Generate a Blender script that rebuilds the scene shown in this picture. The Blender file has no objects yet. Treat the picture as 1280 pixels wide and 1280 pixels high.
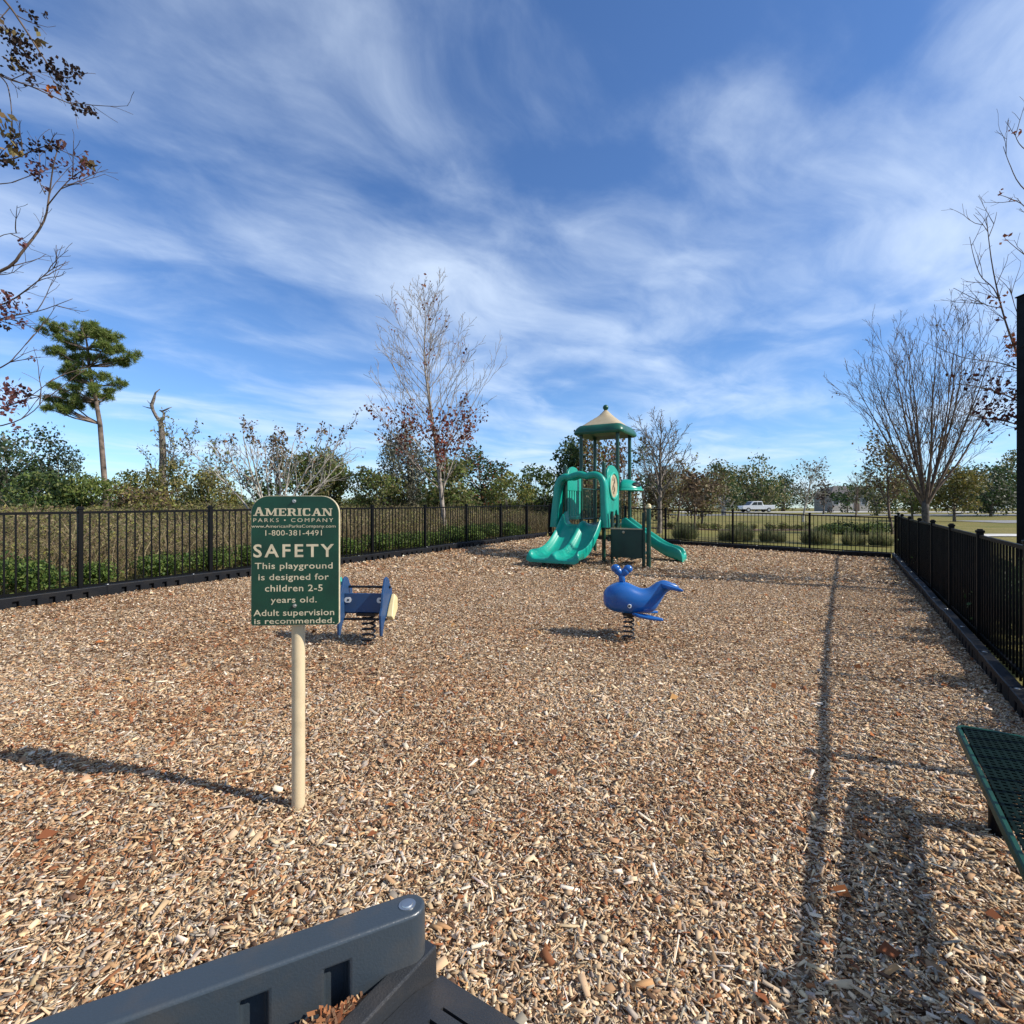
import bpy, bmesh, math, random
import numpy as np
from mathutils import Vector, Matrix, Quaternion

R = math.radians
rng = np.random.default_rng(11)
random.seed(11)
SC = bpy.context.scene
COL = SC.collection

# ------------------------------------------------------------------ camera maths
F, HZ, CAMZ = 640.0, 635.0, 1.5


def P(px, py, d):
    return Vector(((px - 640) / F * d, d, CAMZ - (py - HZ) / F * d))


def ground(x, y):
    x = np.asarray(x, float); y = np.asarray(y, float)
    cx = np.clip(x, -9, 13); cy = np.clip(y, -6, 19.5)
    z = -.127 - .0267 * cx + .0287 * cy + .0095 * np.clip(y - 19.5, 0, 80)
    z = z + .012 * np.sin(x * 1.7 + .6 * y) * np.cos(y * 1.3 - .4 * x) + .006 * np.sin(3.1 * x + 1.0) * np.sin(2.7 * y)
    return z


def gz(x, y):
    return float(ground(x, y))


def G(px, py):
    dx = (px - 640) / F; dz = (py - HZ) / F
    lo, hi = .3, 200.
    for _ in range(60):
        m = .5 * (lo + hi)
        if CAMZ - dz * m > gz(dx * m, m): lo = m
        else: hi = m
    return Vector((dx * lo, lo, gz(dx * lo, lo)))


# ------------------------------------------------------------------ mesh builder
class MB:
    def __init__(self):
        self.v = []; self.f = []

    def add(self, vs, fs):
        o = len(self.v)
        self.v.extend([tuple(p) for p in vs])
        self.f.extend([tuple(i + o for i in f) for f in fs])
        return self

    def box(self, c, s, rot=None):
        x, y, z = s[0] / 2, s[1] / 2, s[2] / 2
        vs = [Vector((a, b, d)) for d in (-z, z) for a, b in ((-x, -y), (x, -y), (x, y), (-x, y))]
        if rot is not None: vs = [rot @ p for p in vs]
        c = Vector(c)
        return self.add([p + c for p in vs], [(3, 2, 1, 0), (4, 5, 6, 7), (0, 1, 5, 4), (1, 2, 6, 5), (2, 3, 7, 6), (3, 0, 4, 7)])

    def bar(self, a, b, w, h, up=Vector((0, 0, 1))):
        a = Vector(a); b = Vector(b); d = (b - a).normalized()
        s = d.cross(up).normalized(); u = s.cross(d)
        vs = []
        for p in (a, b):
            for i, j in ((-1, -1), (1, -1), (1, 1), (-1, 1)):
                vs.append(p + s * (i * w / 2) + u * (j * h / 2))
        return self.add(vs, [(3, 2, 1, 0), (4, 5, 6, 7), (0, 1, 5, 4), (1, 2, 6, 5), (2, 3, 7, 6), (3, 0, 4, 7)])

    def tube(self, pts, rad, n=8, cap=True):
        pts = [Vector(p) for p in pts]
        if not hasattr(rad, '__len__'): rad = [rad] * len(pts)
        m = len(pts)
        t0 = (pts[1] - pts[0]).normalized()
        ref = Vector((0, 0, 1)) if abs(t0.z) < .9 else Vector((1, 0, 0))
        s = t0.cross(ref).normalized()
        vs = []
        for i in range(m):
            t = (pts[min(i + 1, m - 1)] - pts[max(i - 1, 0)])
            t = t.normalized() if t.length > 1e-9 else t0
            s = (s - t * s.dot(t))
            s = s.normalized() if s.length > 1e-6 else t.orthogonal().normalized()
            u = t.cross(s)
            for k in range(n):
                a = 2 * math.pi * k / n
                vs.append(pts[i] + (s * math.cos(a) + u * math.sin(a)) * rad[i])
        fs = []
        for i in range(m - 1):
            for k in range(n):
                k2 = (k + 1) % n
                fs.append((i * n + k, i * n + k2, (i + 1) * n + k2, (i + 1) * n + k))
        if cap:
            fs.append(tuple(range(n - 1, -1, -1)))
            fs.append(tuple((m - 1) * n + k for k in range(n)))
        return self.add(vs, fs)

    def loft(self, rings, closed=True, caps=True):
        n = len(rings[0]); m = len(rings)
        vs = [p for r in rings for p in r]
        fs = []
        kk = n if closed else n - 1
        for i in range(m - 1):
            for k in range(kk):
                k2 = (k + 1) % n
                fs.append((i * n + k, i * n + k2, (i + 1) * n + k2, (i + 1) * n + k))
        if caps and closed:
            fs.append(tuple(range(n - 1, -1, -1)))
            fs.append(tuple((m - 1) * n + k for k in range(n)))
        return self.add(vs, fs)

    def prism(self, outline, frame):
        """outline: (a,b) points; frame(a,b,side) -> point, side in 0,1"""
        n = len(outline)
        vs = [frame(a, b, 0) for a, b in outline] + [frame(a, b, 1) for a, b in outline]
        fs = [tuple(range(n - 1, -1, -1)), tuple(range(n, 2 * n))]
        for k in range(n):
            k2 = (k + 1) % n
            fs.append((k, k2, n + k2, n + k))
        return self.add(vs, fs)

    def ball(self, c, r, n=12, m=8, sc=(1, 1, 1)):
        rings = []
        for i in range(m + 1):
            a = -math.pi / 2 + math.pi * i / m
            rr = max(math.cos(a), .02)
            rings.append([Vector(c) + Vector((rr * math.cos(2 * math.pi * k / n) * r * sc[0], rr * math.sin(2 * math.pi * k / n) * r * sc[1], math.sin(a) * r * sc[2])) for k in range(n)])
        return self.loft(rings)

    def build(self, name, mat, parent=None, smooth=False, bevel=0, segs=2, subd=0, auto=None, solid=0):
        me = bpy.data.meshes.new(name)
        me.from_pydata(self.v, [], self.f)
        me.materials.append(mat)
        bm = bmesh.new(); bm.from_mesh(me)
        bmesh.ops.recalc_face_normals(bm, faces=bm.faces)
        bm.to_mesh(me); bm.free()
        o = bpy.data.objects.new(name, me); COL.objects.link(o)
        if parent is not None: o.parent = parent
        if smooth:
            me.polygons.foreach_set('use_smooth', [True] * len(me.polygons))
            if auto: me.set_sharp_from_angle(angle=R(auto))
        if solid:
            md = o.modifiers.new('thick', 'SOLIDIFY'); md.thickness = solid; md.offset = 0
        if bevel:
            md = o.modifiers.new('bev', 'BEVEL'); md.width = bevel; md.segments = segs; md.limit_method = 'ANGLE'; md.angle_limit = R(35)
        if subd:
            md = o.modifiers.new('sub', 'SUBSURF'); md.levels = subd; md.render_levels = subd
        return o


def np_mesh(name, V, faces, mat, cols=None, parent=None, smooth=False):
    """V (N,3); faces (M,k); cols per face (M,3)"""
    me = bpy.data.meshes.new(name)
    V = np.ascontiguousarray(V, np.float32); faces = np.ascontiguousarray(faces, np.int32)
    M, k = faces.shape
    me.vertices.add(len(V)); me.vertices.foreach_set('co', V.ravel())
    me.loops.add(M * k); me.loops.foreach_set('vertex_index', faces.ravel())
    me.polygons.add(M); me.polygons.foreach_set('loop_start', np.arange(0, M * k, k, dtype=np.int32))
    if smooth: me.polygons.foreach_set('use_smooth', np.ones(M, bool))
    if cols is not None:
        at = me.attributes.new('col', 'FLOAT_COLOR', 'FACE')
        c = np.ones((M, 4), np.float32); c[:, :3] = cols
        at.data.foreach_set('color', c.ravel())
    me.update(calc_edges=True)
    me.materials.append(mat)
    o = bpy.data.objects.new(name, me); COL.objects.link(o)
    if parent is not None: o.parent = parent
    return o


def tag(o, label=None, cat=None, group=None, kind=None):
    if label: o['label'] = label
    if cat: o['category'] = cat
    if group: o['group'] = group
    if kind: o['kind'] = kind
    return o


def thing(name, label, cat, loc=(0, 0, 0), rz=0., group=None):
    o = bpy.data.objects.new(name, None); COL.objects.link(o)
    o.empty_display_size = .1
    o.location = loc; o.rotation_euler = (0, 0, rz)
    return tag(o, label, cat, group)


def dup(root, loc, rz=0., label=None, group=None, sc=None):
    r = root.copy(); COL.objects.link(r); r.location = loc; r.rotation_euler = (0, 0, rz)
    if label: r['label'] = label
    if group: r['group'] = group
    if sc: r.scale = (sc, sc, sc)
    for ch in list(root.children):
        c = ch.copy(); COL.objects.link(c); c.parent = r
        for g in ch.children:
            d = g.copy(); COL.objects.link(d); d.parent = c
    return r


# ------------------------------------------------------------------ materials
def new_mat(name):
    m = bpy.data.materials.new(name); m.use_nodes = True
    nt = m.node_tree
    return m, nt, nt.nodes['Principled BSDF'], nt.nodes['Material Output']


def mat(name, col, rough=.5, metal=0., var=.12, vscale=6., bump=0., bscale=40., spec=.5, dirt=None, coords='Object', coat=0.):
    m, nt, b, out = new_mat(name)
    b.inputs['Roughness'].default_value = rough
    b.inputs['Metallic'].default_value = metal
    b.inputs['Specular IOR Level'].default_value = spec
    if coat: b.inputs['Coat Weight'].default_value = coat; b.inputs['Coat Roughness'].default_value = .15
    tc = nt.nodes.new('ShaderNodeTexCoord')
    n = nt.nodes.new('ShaderNodeTexNoise'); n.inputs['Scale'].default_value = vscale; n.inputs['Detail'].default_value = 6
    nt.links.new(tc.outputs[coords], n.inputs['Vector'])
    mix = nt.nodes.new('ShaderNodeMix'); mix.data_type = 'RGBA'
    c2 = dirt if dirt else tuple(c * (1 - 2.2 * var) for c in col)
    c1 = tuple(min(1, c * (1 + var)) for c in col)
    mr = nt.nodes.new('ShaderNodeMapRange'); mr.inputs[1].default_value = .3; mr.inputs[2].default_value = .7
    if dirt: mr.inputs[1].default_value = .5; mr.inputs[2].default_value = .8
    nt.links.new(n.outputs['Fac'], mr.inputs[0])
    nt.links.new(mr.outputs[0], mix.inputs['Factor'])
    mix.inputs['A'].default_value = (*c1, 1); mix.inputs['B'].default_value = (*c2, 1)
    nt.links.new(mix.outputs['Result'], b.inputs['Base Color'])
    n2 = nt.nodes.new('ShaderNodeTexNoise'); n2.inputs['Scale'].default_value = bscale; n2.inputs['Detail'].default_value = 4
    nt.links.new(tc.outputs[coords], n2.inputs['Vector'])
    rr = nt.nodes.new('ShaderNodeMapRange'); rr.inputs[3].default_value = max(rough - .1, .05); rr.inputs[4].default_value = min(rough + .12, 1)
    nt.links.new(n.outputs['Fac'], rr.inputs[0]); nt.links.new(rr.outputs[0], b.inputs['Roughness'])
    if bump:
        bp = nt.nodes.new('ShaderNodeBump'); bp.inputs['Strength'].default_value = bump; bp.inputs['Distance'].default_value = .01
        nt.links.new(n2.outputs['Fac'], bp.inputs['Height']); nt.links.new(bp.outputs[0], b.inputs['Normal'])
    return m


def col_mat(name, rough=.8, trans=0., spec=.25):
    """colour per face from attribute, optional translucency (leaves)"""
    m, nt, b, out = new_mat(name)
    a = nt.nodes.new('ShaderNodeAttribute'); a.attribute_name = 'col'
    b.inputs['Roughness'].default_value = rough; b.inputs['Specular IOR Level'].default_value = spec
    nt.links.new(a.outputs['Color'], b.inputs['Base Color'])
    if trans:
        t = nt.nodes.new('ShaderNodeBsdfTranslucent'); nt.links.new(a.outputs['Color'], t.inputs['Color'])
        mx = nt.nodes.new('ShaderNodeMixShader'); mx.inputs[0].default_value = trans
        nt.links.new(b.outputs[0], mx.inputs[1]); nt.links.new(t.outputs[0], mx.inputs[2])
        nt.links.new(mx.outputs[0], out.inputs['Surface'])
    return m


M = {}
M['chips'] = col_mat('wood_chip', .85, 0, .2)
M['leaf'] = col_mat('leaf', .55, .38, .3)
M['dryleaf'] = col_mat('dry_leaf', .75, .25, .2)
M['black'] = mat('black_powder_coat', (.003, .003, .0034), .48, var=.2, spec=.14)
M['black_post'] = mat('black_painted_post', (.004, .004, .0045), .5, var=.2, spec=.12)
M['timber'] = mat('black_recycled_plastic', (.005, .0055, .007), .5, spec=.2, var=.25, bump=.15, bscale=60, dirt=(.014, .012, .011))
M['timber_near'] = mat('slate_plastic', (.030, .040, .050), .34, var=.2, vscale=9, bump=.12, bscale=140, dirt=(.055, .055, .054))
M['rubber'] = mat('black_ramp_plastic', (.016, .018, .021), .45, var=.25, bump=.25, bscale=160, dirt=(.05, .042, .036))
M['steel'] = mat('galvanised_steel', (.6, .6, .58), .38, metal=1., var=.15)
M['teal'] = mat('teal_plastic', (.003, .245, .175), .32, var=.12, vscale=3, bump=.03, bscale=30, dirt=(.010, .20, .145))
M['teal_light'] = mat('pale_teal_plastic', (.02, .36, .26), .34, var=.1, vscale=3)
M['dgreen'] = mat('dark_green_steel', (.004, .048, .028), .36, var=.15, vscale=4)
M['rim'] = mat('green_plastic', (.004, .085, .048), .36, var=.15, vscale=3)
M['panelgreen'] = mat('dark_green_plastic', (.004, .032, .020), .5, var=.15, vscale=3)
M['tan'] = mat('tan_plastic', (.37, .30, .185), .5, var=.12, vscale=5, dirt=(.33, .25, .15))
M['cream'] = mat('cream_plastic', (.62, .50, .26), .5, var=.1, vscale=6)
M['darkbrown'] = mat('brown_marks', (.09, .055, .03), .6)
M['whale'] = mat('blue_plastic', (.010, .080, .27), .24, var=.18, vscale=4, bump=.04, bscale=25, dirt=(.022, .08, .22))
M['blue_panel'] = mat('navy_plastic', (.012, .046, .120), .42, var=.15, vscale=7, dirt=(.024, .05, .10))
M['white'] = mat('white_plastic', (.7, .7, .68), .45, var=.08)
M['spring'] = mat('black_spring_steel', (.02, .02, .022), .38, metal=.4, var=.25)
M['lattice'] = mat('dark_green_vinyl', (.002, .010, .008), .6, spec=.06)
M['bench'] = mat('green_vinyl', (.003, .046, .029), .45, spec=.25, var=.15, vscale=8, bump=.1, bscale=200)
M['signgreen'] = mat('sign_green_plastic', (.004, .047, .025), .42, var=.14, vscale=9, bump=.05, bscale=200)
M['signcore'] = mat('sign_cream_core', (.62, .52, .34), .6, var=.12, vscale=20)
M['pole_cream'] = mat('cream_post_plastic', (.53, .42, .26), .5, var=.1, vscale=8, dirt=(.40, .31, .19))
M['bark'] = mat('grey_bark', (.17, .14, .11), .9, var=.35, vscale=9, bump=.6, bscale=30)
M['bark_dark'] = mat('dark_bark', (.085, .070, .056), .9, var=.35, vscale=9, bump=.6, bscale=30)
M['bark_myrtle'] = mat('smooth_tan_bark', (.30, .25, .20), .8, var=.3, vscale=7, bump=.2, bscale=25)
M['bark_pale'] = mat('pale_bark', (.40, .36, .30), .85, var=.3, vscale=7, bump=.4, bscale=25)
M['bark_twig'] = mat('brown_twig_bark', (.125, .085, .060), .9, var=.3, vscale=5)
M['bark_pine'] = mat('pine_bark', (.17, .125, .095), .95, var=.4, vscale=2.5, bump=.8, bscale=8)
M['truckpaint'] = mat('silver_car_paint', (.62, .63, .65), .3, metal=.1, var=.05, coat=.5)
M['glass_dark'] = mat('dark_window', (.02, .025, .03), .1, var=.1)
M['tyre'] = mat('tyre_rubber', (.015, .015, .015), .8)
M['wallpaint'] = mat('pale_wall_paint', (.36, .33, .29), .8, var=.08)
M['roof'] = mat('grey_roof_shingle', (.10, .09, .085), .9, var=.2, vscale=3)
M['concrete'] = mat('pale_concrete', (.52, .50, .46), .9, var=.15, vscale=1.5, bump=.2)
M['asphalt'] = mat('worn_asphalt', (.20, .195, .19), .92, var=.18, vscale=.8, bump=.2)

SX = (1.26, -.33, 1.0)          # direction towards the sun
ELEV = math.atan2(1, math.hypot(SX[0], SX[1])); ROT = math.atan2(SX[0], SX[1])

# ------------------------------------------------------------------ world
w = bpy.data.worlds.new('World'); SC.world = w; w.use_nodes = True
nt = w.node_tree; N = nt.nodes; Lk = nt.links
bg = N['Background']; bg.inputs['Strength'].default_value = .102


def nn(t, **kw):
    n = N.new(t)
    for k, v in kw.items(): setattr(n, k, v)
    return n


def math_node(op, a, b=None, c=None):
    n = nn('ShaderNodeMath', operation=op)
    for i, v in enumerate((a, b, c)):
        if v is None: continue
        if isinstance(v, (int, float)): n.inputs[i].default_value = v
        else: Lk.new(v, n.inputs[i])
    return n.outputs[0]


BOFF = (5.4, 7.0)
sky = nn('ShaderNodeTexSky', sky_type='NISHITA')
sky.sun_disc = False; sky.sun_elevation = ELEV; sky.sun_rotation = ROT
sky.air_density = 1.0; sky.dust_density = .15; sky.ozone_density = 2.2
hs = nn('ShaderNodeMix', data_type='RGBA', blend_type='MULTIPLY'); hs.inputs['Factor'].default_value = 1
Lk.new(sky.outputs[0], hs.inputs['A']); hs.inputs['B'].default_value = (.72, .97, 1.30, 1)
tc = nn('ShaderNodeTexCoord')
sep = nn('ShaderNodeSeparateXYZ'); Lk.new(tc.outputs['Generated'], sep.inputs[0])
zz = math_node('ADD', math_node('MAXIMUM', sep.outputs[2], 0.0), .10)
ux = math_node('DIVIDE', sep.outputs[0], zz); uy = math_node('DIVIDE', sep.outputs[1], zz)
cmb = nn('ShaderNodeCombineXYZ'); Lk.new(ux, cmb.inputs[0]); Lk.new(uy, cmb.inputs[1])


def cloud_noise(rot, scale, sx, sy, detail, dist, rough, off):
    mp = nn('ShaderNodeMapping', vector_type='TEXTURE'); mp.inputs['Rotation'].default_value = (0, 0, R(rot)); mp.inputs['Scale'].default_value = (sx, sy, 1); mp.inputs['Location'].default_value = off
    Lk.new(cmb.outputs[0], mp.inputs['Vector'])
    n = nn('ShaderNodeTexNoise'); n.inputs['Scale'].default_value = scale; n.inputs['Detail'].default_value = detail
    n.inputs['Roughness'].default_value = rough; n.inputs['Distortion'].default_value = dist
    Lk.new(mp.outputs[0], n.inputs['Vector'])
    return n.outputs['Fac']


wn_ = nn('ShaderNodeTexNoise'); wn_.inputs['Scale'].default_value = .9; wn_.inputs['Detail'].default_value = 2.5
Lk.new(cmb.outputs[0], wn_.inputs['Vector'])
wv = nn('ShaderNodeVectorMath', operation='MULTIPLY_ADD'); wv.inputs[1].default_value = (.75, .75, 0); Lk.new(wn_.outputs['Color'], wv.inputs[0])
Lk.new(cmb.outputs[0], wv.inputs[2])
cmb = wv
broad = cloud_noise(30, .85, 1.25, .9, 3, .0, .5, (BOFF[0], BOFF[1], 0))
wisp = cloud_noise(38, 1.9, 1.5, .8, 9, .25, .56, (BOFF[1] + 3, BOFF[0], 0))
fine = cloud_noise(70, 4.5, 1.3, .8, 8, .3, .6, (7.7, 2.2, 0))
s1 = math_node('ADD', math_node('MULTIPLY', broad, 1.05), math_node('ADD', math_node('MULTIPLY', wisp, .70), math_node('MULTIPLY', fine, .22)))
cr = nn('ShaderNodeMapRange', interpolation_type='SMOOTHSTEP'); cr.inputs[1].default_value = .82; cr.inputs[2].default_value = 1.34
Lk.new(s1, cr.inputs[0])
cmask = math_node('MULTIPLY', cr.outputs[0], .74)
cm = nn('ShaderNodeMix', data_type='RGBA')
Lk.new(cmask, cm.inputs['Factor']); Lk.new(hs.outputs['Result'], cm.inputs['A']); cm.inputs['B'].default_value = (6.6, 7.7, 9.2, 1)
Lk.new(cm.outputs['Result'], bg.inputs['Color'])

sl = bpy.data.lights.new('sun', 'SUN'); sl.energy = 5.0; sl.angle = R(.5); sl.color = (1.0, .94, .85)
so = bpy.data.objects.new('sun', sl); COL.objects.link(so)
so.rotation_euler = Vector(SX).to_track_quat('Z', 'Y').to_euler()
so.location = (20, -6, 20)

# ------------------------------------------------------------------ camera
cam = bpy.data.cameras.new('camera'); cam.sensor_width = 36; cam.lens = 18; cam.shift_y = -5 / 1280
cam.clip_end = 3000; cam.clip_start = .05
co = bpy.data.objects.new('camera', cam); COL.objects.link(co)
co.location = (0, 0, CAMZ); co.rotation_euler = (R(90), 0, 0)
SC.camera = co
SC.view_settings.view_transform = 'Standard'; SC.view_settings.look = 'None'
SC.view_settings.exposure = .38; SC.view_settings.gamma = 1

# ------------------------------------------------------------------ layout lines
BL = lambda s: Vector((-5.1 + .5 * s, 8.45 + .866 * s))             # left border line
CORNER_F = BL(12.9)                                                 # far-left corner
CORNER_R = Vector((11.25, 15.2))
BR = lambda y: Vector((4.82 + .645 * (y - 5.44), y))                # right border line
NEARPIN = P(509, 1131, 1.25 * 640 / 496)
POLY = [BL(-14), CORNER_F, CORNER_R, BR(-7), Vector((-12, -7))]
PX = np.array([p.x for p in POLY]); PY = np.array([p.y for p in POLY])


def inside(x, y):
    c = np.zeros(x.shape, bool)
    n = len(PX)
    for i in range(n):
        j = (i + 1) % n
        cond = ((PY[i] > y) != (PY[j] > y)) & (x < (PX[j] - PX[i]) * (y - PY[i]) / (PY[j] - PY[i] + 1e-12) + PX[i])
        c ^= cond
    return c


# ------------------------------------------------------------------ ground sheets
def sheet(name, xs, ys, mat_, dz=0., mask=None):
    X, Y = np.meshgrid(xs, ys); Z = ground(X, Y) + dz
    V = np.stack([X, Y, Z], -1).reshape(-1, 3)
    nx, ny = len(xs), len(ys)
    i = np.arange(nx - 1)[None, :] + nx * np.arange(ny - 1)[:, None]
    Fc = np.stack([i, i + 1, i + 1 + nx, i + nx], -1).reshape(-1, 4)
    o = np_mesh(name, V, Fc, mat_, smooth=True)
    return o


def grass_mat():
    m, nt, b, out = new_mat('winter_grass'); N = nt.nodes; L = nt.links
    b.inputs['Roughness'].default_value = .95; b.inputs['Specular IOR Level'].default_value = .1
    tc = N.new('ShaderNodeTexCoord')
    cols = [(.135, .130, .036), (.215, .170, .062), (.095, .105, .028)]
    n1 = N.new('ShaderNodeTexNoise'); n1.inputs['Scale'].default_value = .35; n1.inputs['Detail'].default_value = 6
    n2 = N.new('ShaderNodeTexNoise'); n2.inputs['Scale'].default_value = 9; n2.inputs['Detail'].default_value = 8
    for n in (n1, n2): L.new(tc.outputs['Object'], n.inputs['Vector'])
    r = N.new('ShaderNodeValToRGB'); r.color_ramp.elements[0].position = .35; r.color_ramp.elements[0].color = (*cols[0], 1)
    r.color_ramp.elements[1].position = .62; r.color_ramp.elements[1].color = (*cols[1], 1)
    L.new(n1.outputs['Fac'], r.inputs[0])
    mx = N.new('ShaderNodeMix'); mx.data_type = 'RGBA'; mx.inputs['B'].default_value = (*cols[2], 1)
    mr = N.new('ShaderNodeMapRange'); mr.inputs[1].default_value = .45; mr.inputs[2].default_value = .7; mr.inputs[4].default_value = .7
    L.new(n2.outputs['Fac'], mr.inputs[0]); L.new(mr.outputs[0], mx.inputs['Factor']); L.new(r.outputs[0], mx.inputs['A'])
    L.new(mx.outputs['Result'], b.inputs['Base Color'])
    bp = N.new('ShaderNodeBump'); bp.inputs['Strength'].default_value = .9; bp.inputs['Distance'].default_value = .05
    L.new(n2.outputs['Fac'], bp.inputs['Height']); L.new(bp.outputs[0], b.inputs['Normal'])
    return m


def mulch_mat():
    m, nt, b, out = new_mat('mulch_bed'); N = nt.nodes; L = nt.links
    b.inputs['Roughness'].default_value = .95; b.inputs['Specular IOR Level'].default_value = .1
    tc = N.new('ShaderNodeTexCoord')
    v = N.new('ShaderNodeTexVoronoi'); v.inputs['Scale'].default_value = 42; v.inputs['Randomness'].default_value = 1
    mp = N.new('ShaderNodeMapping'); mp.inputs['Scale'].default_value = (1, 1, .2)
    wn = N.new('ShaderNodeTexNoise'); wn.inputs['Scale'].default_value = 18; wn.inputs['Detail'].default_value = 3
    L.new(tc.outputs['Object'], wn.inputs['Vector'])
    ad = N.new('ShaderNodeMix'); ad.data_type = 'VECTOR'; ad.inputs['Factor'].default_value = .06
    L.new(tc.outputs['Object'], ad.inputs['A']); L.new(wn.outputs['Color'], ad.inputs['B'])
    L.new(ad.outputs['Result'], mp.inputs['Vector']); L.new(mp.outputs[0], v.inputs['Vector'])
    sp = N.new('ShaderNodeSeparateColor'); L.new(v.outputs['Color'], sp.inputs[0])
    r = N.new('ShaderNodeValToRGB')
    e = r.color_ramp.elements
    e[0].position = 0; e[0].color = (.08, .045, .025, 1); e[1].position = 1; e[1].color = (.52, .42, .29, 1)
    for p, c in ((.35, (.20, .115, .06)), (.6, (.34, .235, .14)), (.8, (.42, .31, .20))):
        q = e.new(p); q.color = (*c, 1)
    L.new(sp.outputs[0], r.inputs[0]); L.new(r.outputs[0], b.inputs['Base Color'])
    bp = N.new('ShaderNodeBump'); bp.inputs['Strength'].default_value = .8; bp.inputs['Distance'].default_value = .02
    L.new(sp.outputs[1], bp.inputs['Height']); L.new(bp.outputs[0], b.inputs['Normal'])
    return m


xs = np.concatenate([np.linspace(-1500, -130, 12), np.linspace(-120, -20, 26)[:-1], np.linspace(-20, 20, 70), np.linspace(20, 120, 26)[1:], np.linspace(130, 1500, 12)])
ys = np.concatenate([np.linspace(-600, -30, 8), np.linspace(-25, 25, 90), np.linspace(26, 110, 40), np.linspace(120, 2500, 14)])
tag(sheet('ground', xs, ys, grass_mat(), -.035), kind='structure')

# the mulch bed: polygon clipped grid
gx = np.arange(-12, 12.6, .2); gy = np.arange(-7, 20.6, .2)
bm = bmesh.new()
X, Y = np.meshgrid(gx, gy)
me = bpy.data.meshes.new('mulch_bed')
b0 = [bm.verts.new((p.x, p.y, 0)) for p in POLY]
bm.faces.new(b0)
for g in gx: bmesh.ops.bisect_plane(bm, geom=bm.verts[:] + bm.edges[:] + bm.faces[:], plane_co=(g, 0, 0), plane_no=(1, 0, 0))
for g in gy: bmesh.ops.bisect_plane(bm, geom=bm.verts[:] + bm.edges[:] + bm.faces[:], plane_co=(0, g, 0), plane_no=(0, 1, 0))
for v in bm.verts: v.co.z = gz(v.co.x, v.co.y) - .004
bmesh.ops.recalc_face_normals(bm, faces=bm.faces)
for f in bm.faces:
    f.smooth = True
    if f.normal.z < 0: f.normal_flip()
bm.to_mesh(me); bm.free(); me.materials.append(mulch_mat())
o = bpy.data.objects.new('mulch_bed', me); COL.objects.link(o); tag(o, kind='structure')


# ------------------------------------------------------------------ wood chips
def vnoise(x, y, s, seed):
    r = np.random.default_rng(seed); T = r.random((64, 64))
    x = x / s; y = y / s
    xi = np.floor(x).astype(int); yi = np.floor(y).astype(int); fx = x - xi; fy = y - yi
    fx = fx * fx * (3 - 2 * fx); fy = fy * fy * (3 - 2 * fy)
    g = lambda a, b: T[a % 64, b % 64]
    return (g(xi, yi) * (1 - fx) + g(xi + 1, yi) * fx) * (1 - fy) + (g(xi, yi + 1) * (1 - fx) + g(xi + 1, yi + 1) * fx) * fy


PAL = np.array([(.61, .455, .285), (.52, .36, .207), (.38, .226, .119), (.27, .108, .046), (.345, .285, .22), (.112, .063, .037), (.70, .585, .44), (.475, .265, .125)])
RAMP_O = Vector((-.240, 1.642)); RV = Vector((.53, .848)); RU = Vector((.848, -.53))


REDSPOTS = [(G(px_, py_), r_) for px_, py_, r_ in ((330, 848, .55), (450, 862, .5), (540, 850, .35), (60, 925, .4), (230, 905, .35), (300, 990, .3), (90, 1075, .25), (30, 1000, .3), (170, 860, .5), (640, 790, .6), (250, 800, .7), (560, 940, .25))]


def chip_colors(x, y, n):
    red = np.clip(3.6 * (vnoise(x, y, 1.4, 3) * .62 + vnoise(x, y, .42, 4) * .38 - .50 - .05 * np.clip(x, -2, 3) / 2), 0, 1)
    spot = sum(np.exp(-(((x - p.x) / (r_ * 1.3)) ** 2 + ((y - p.y) / r_) ** 2)) for p, r_ in REDSPOTS)
    red = np.clip(red * .5 + np.clip(spot, 0, 1) * (.25 + 1.1 * vnoise(x, y, .22, 5)) * .62, 0, 1)
    w = np.stack([.19 - .12 * red, .21 - .08 * red, .15 + .08 * red, .06 + .22 * red, .15 - .08 * red, .10 + .05 * red, .11 - .085 * red, .06 + .09 * red], -1)
    w = np.clip(w, .005, None); cw = np.cumsum(w, 1) / w.sum(1, keepdims=True)
    k = (rng.random(n)[:, None] > cw).sum(1)
    c = PAL[np.clip(k, 0, 7)]
    return np.clip(c * rng.uniform(.74, 1.20, (n, 1)) * (1 + rng.normal(0, .022, (n, 3))), .01, .9)


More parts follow.
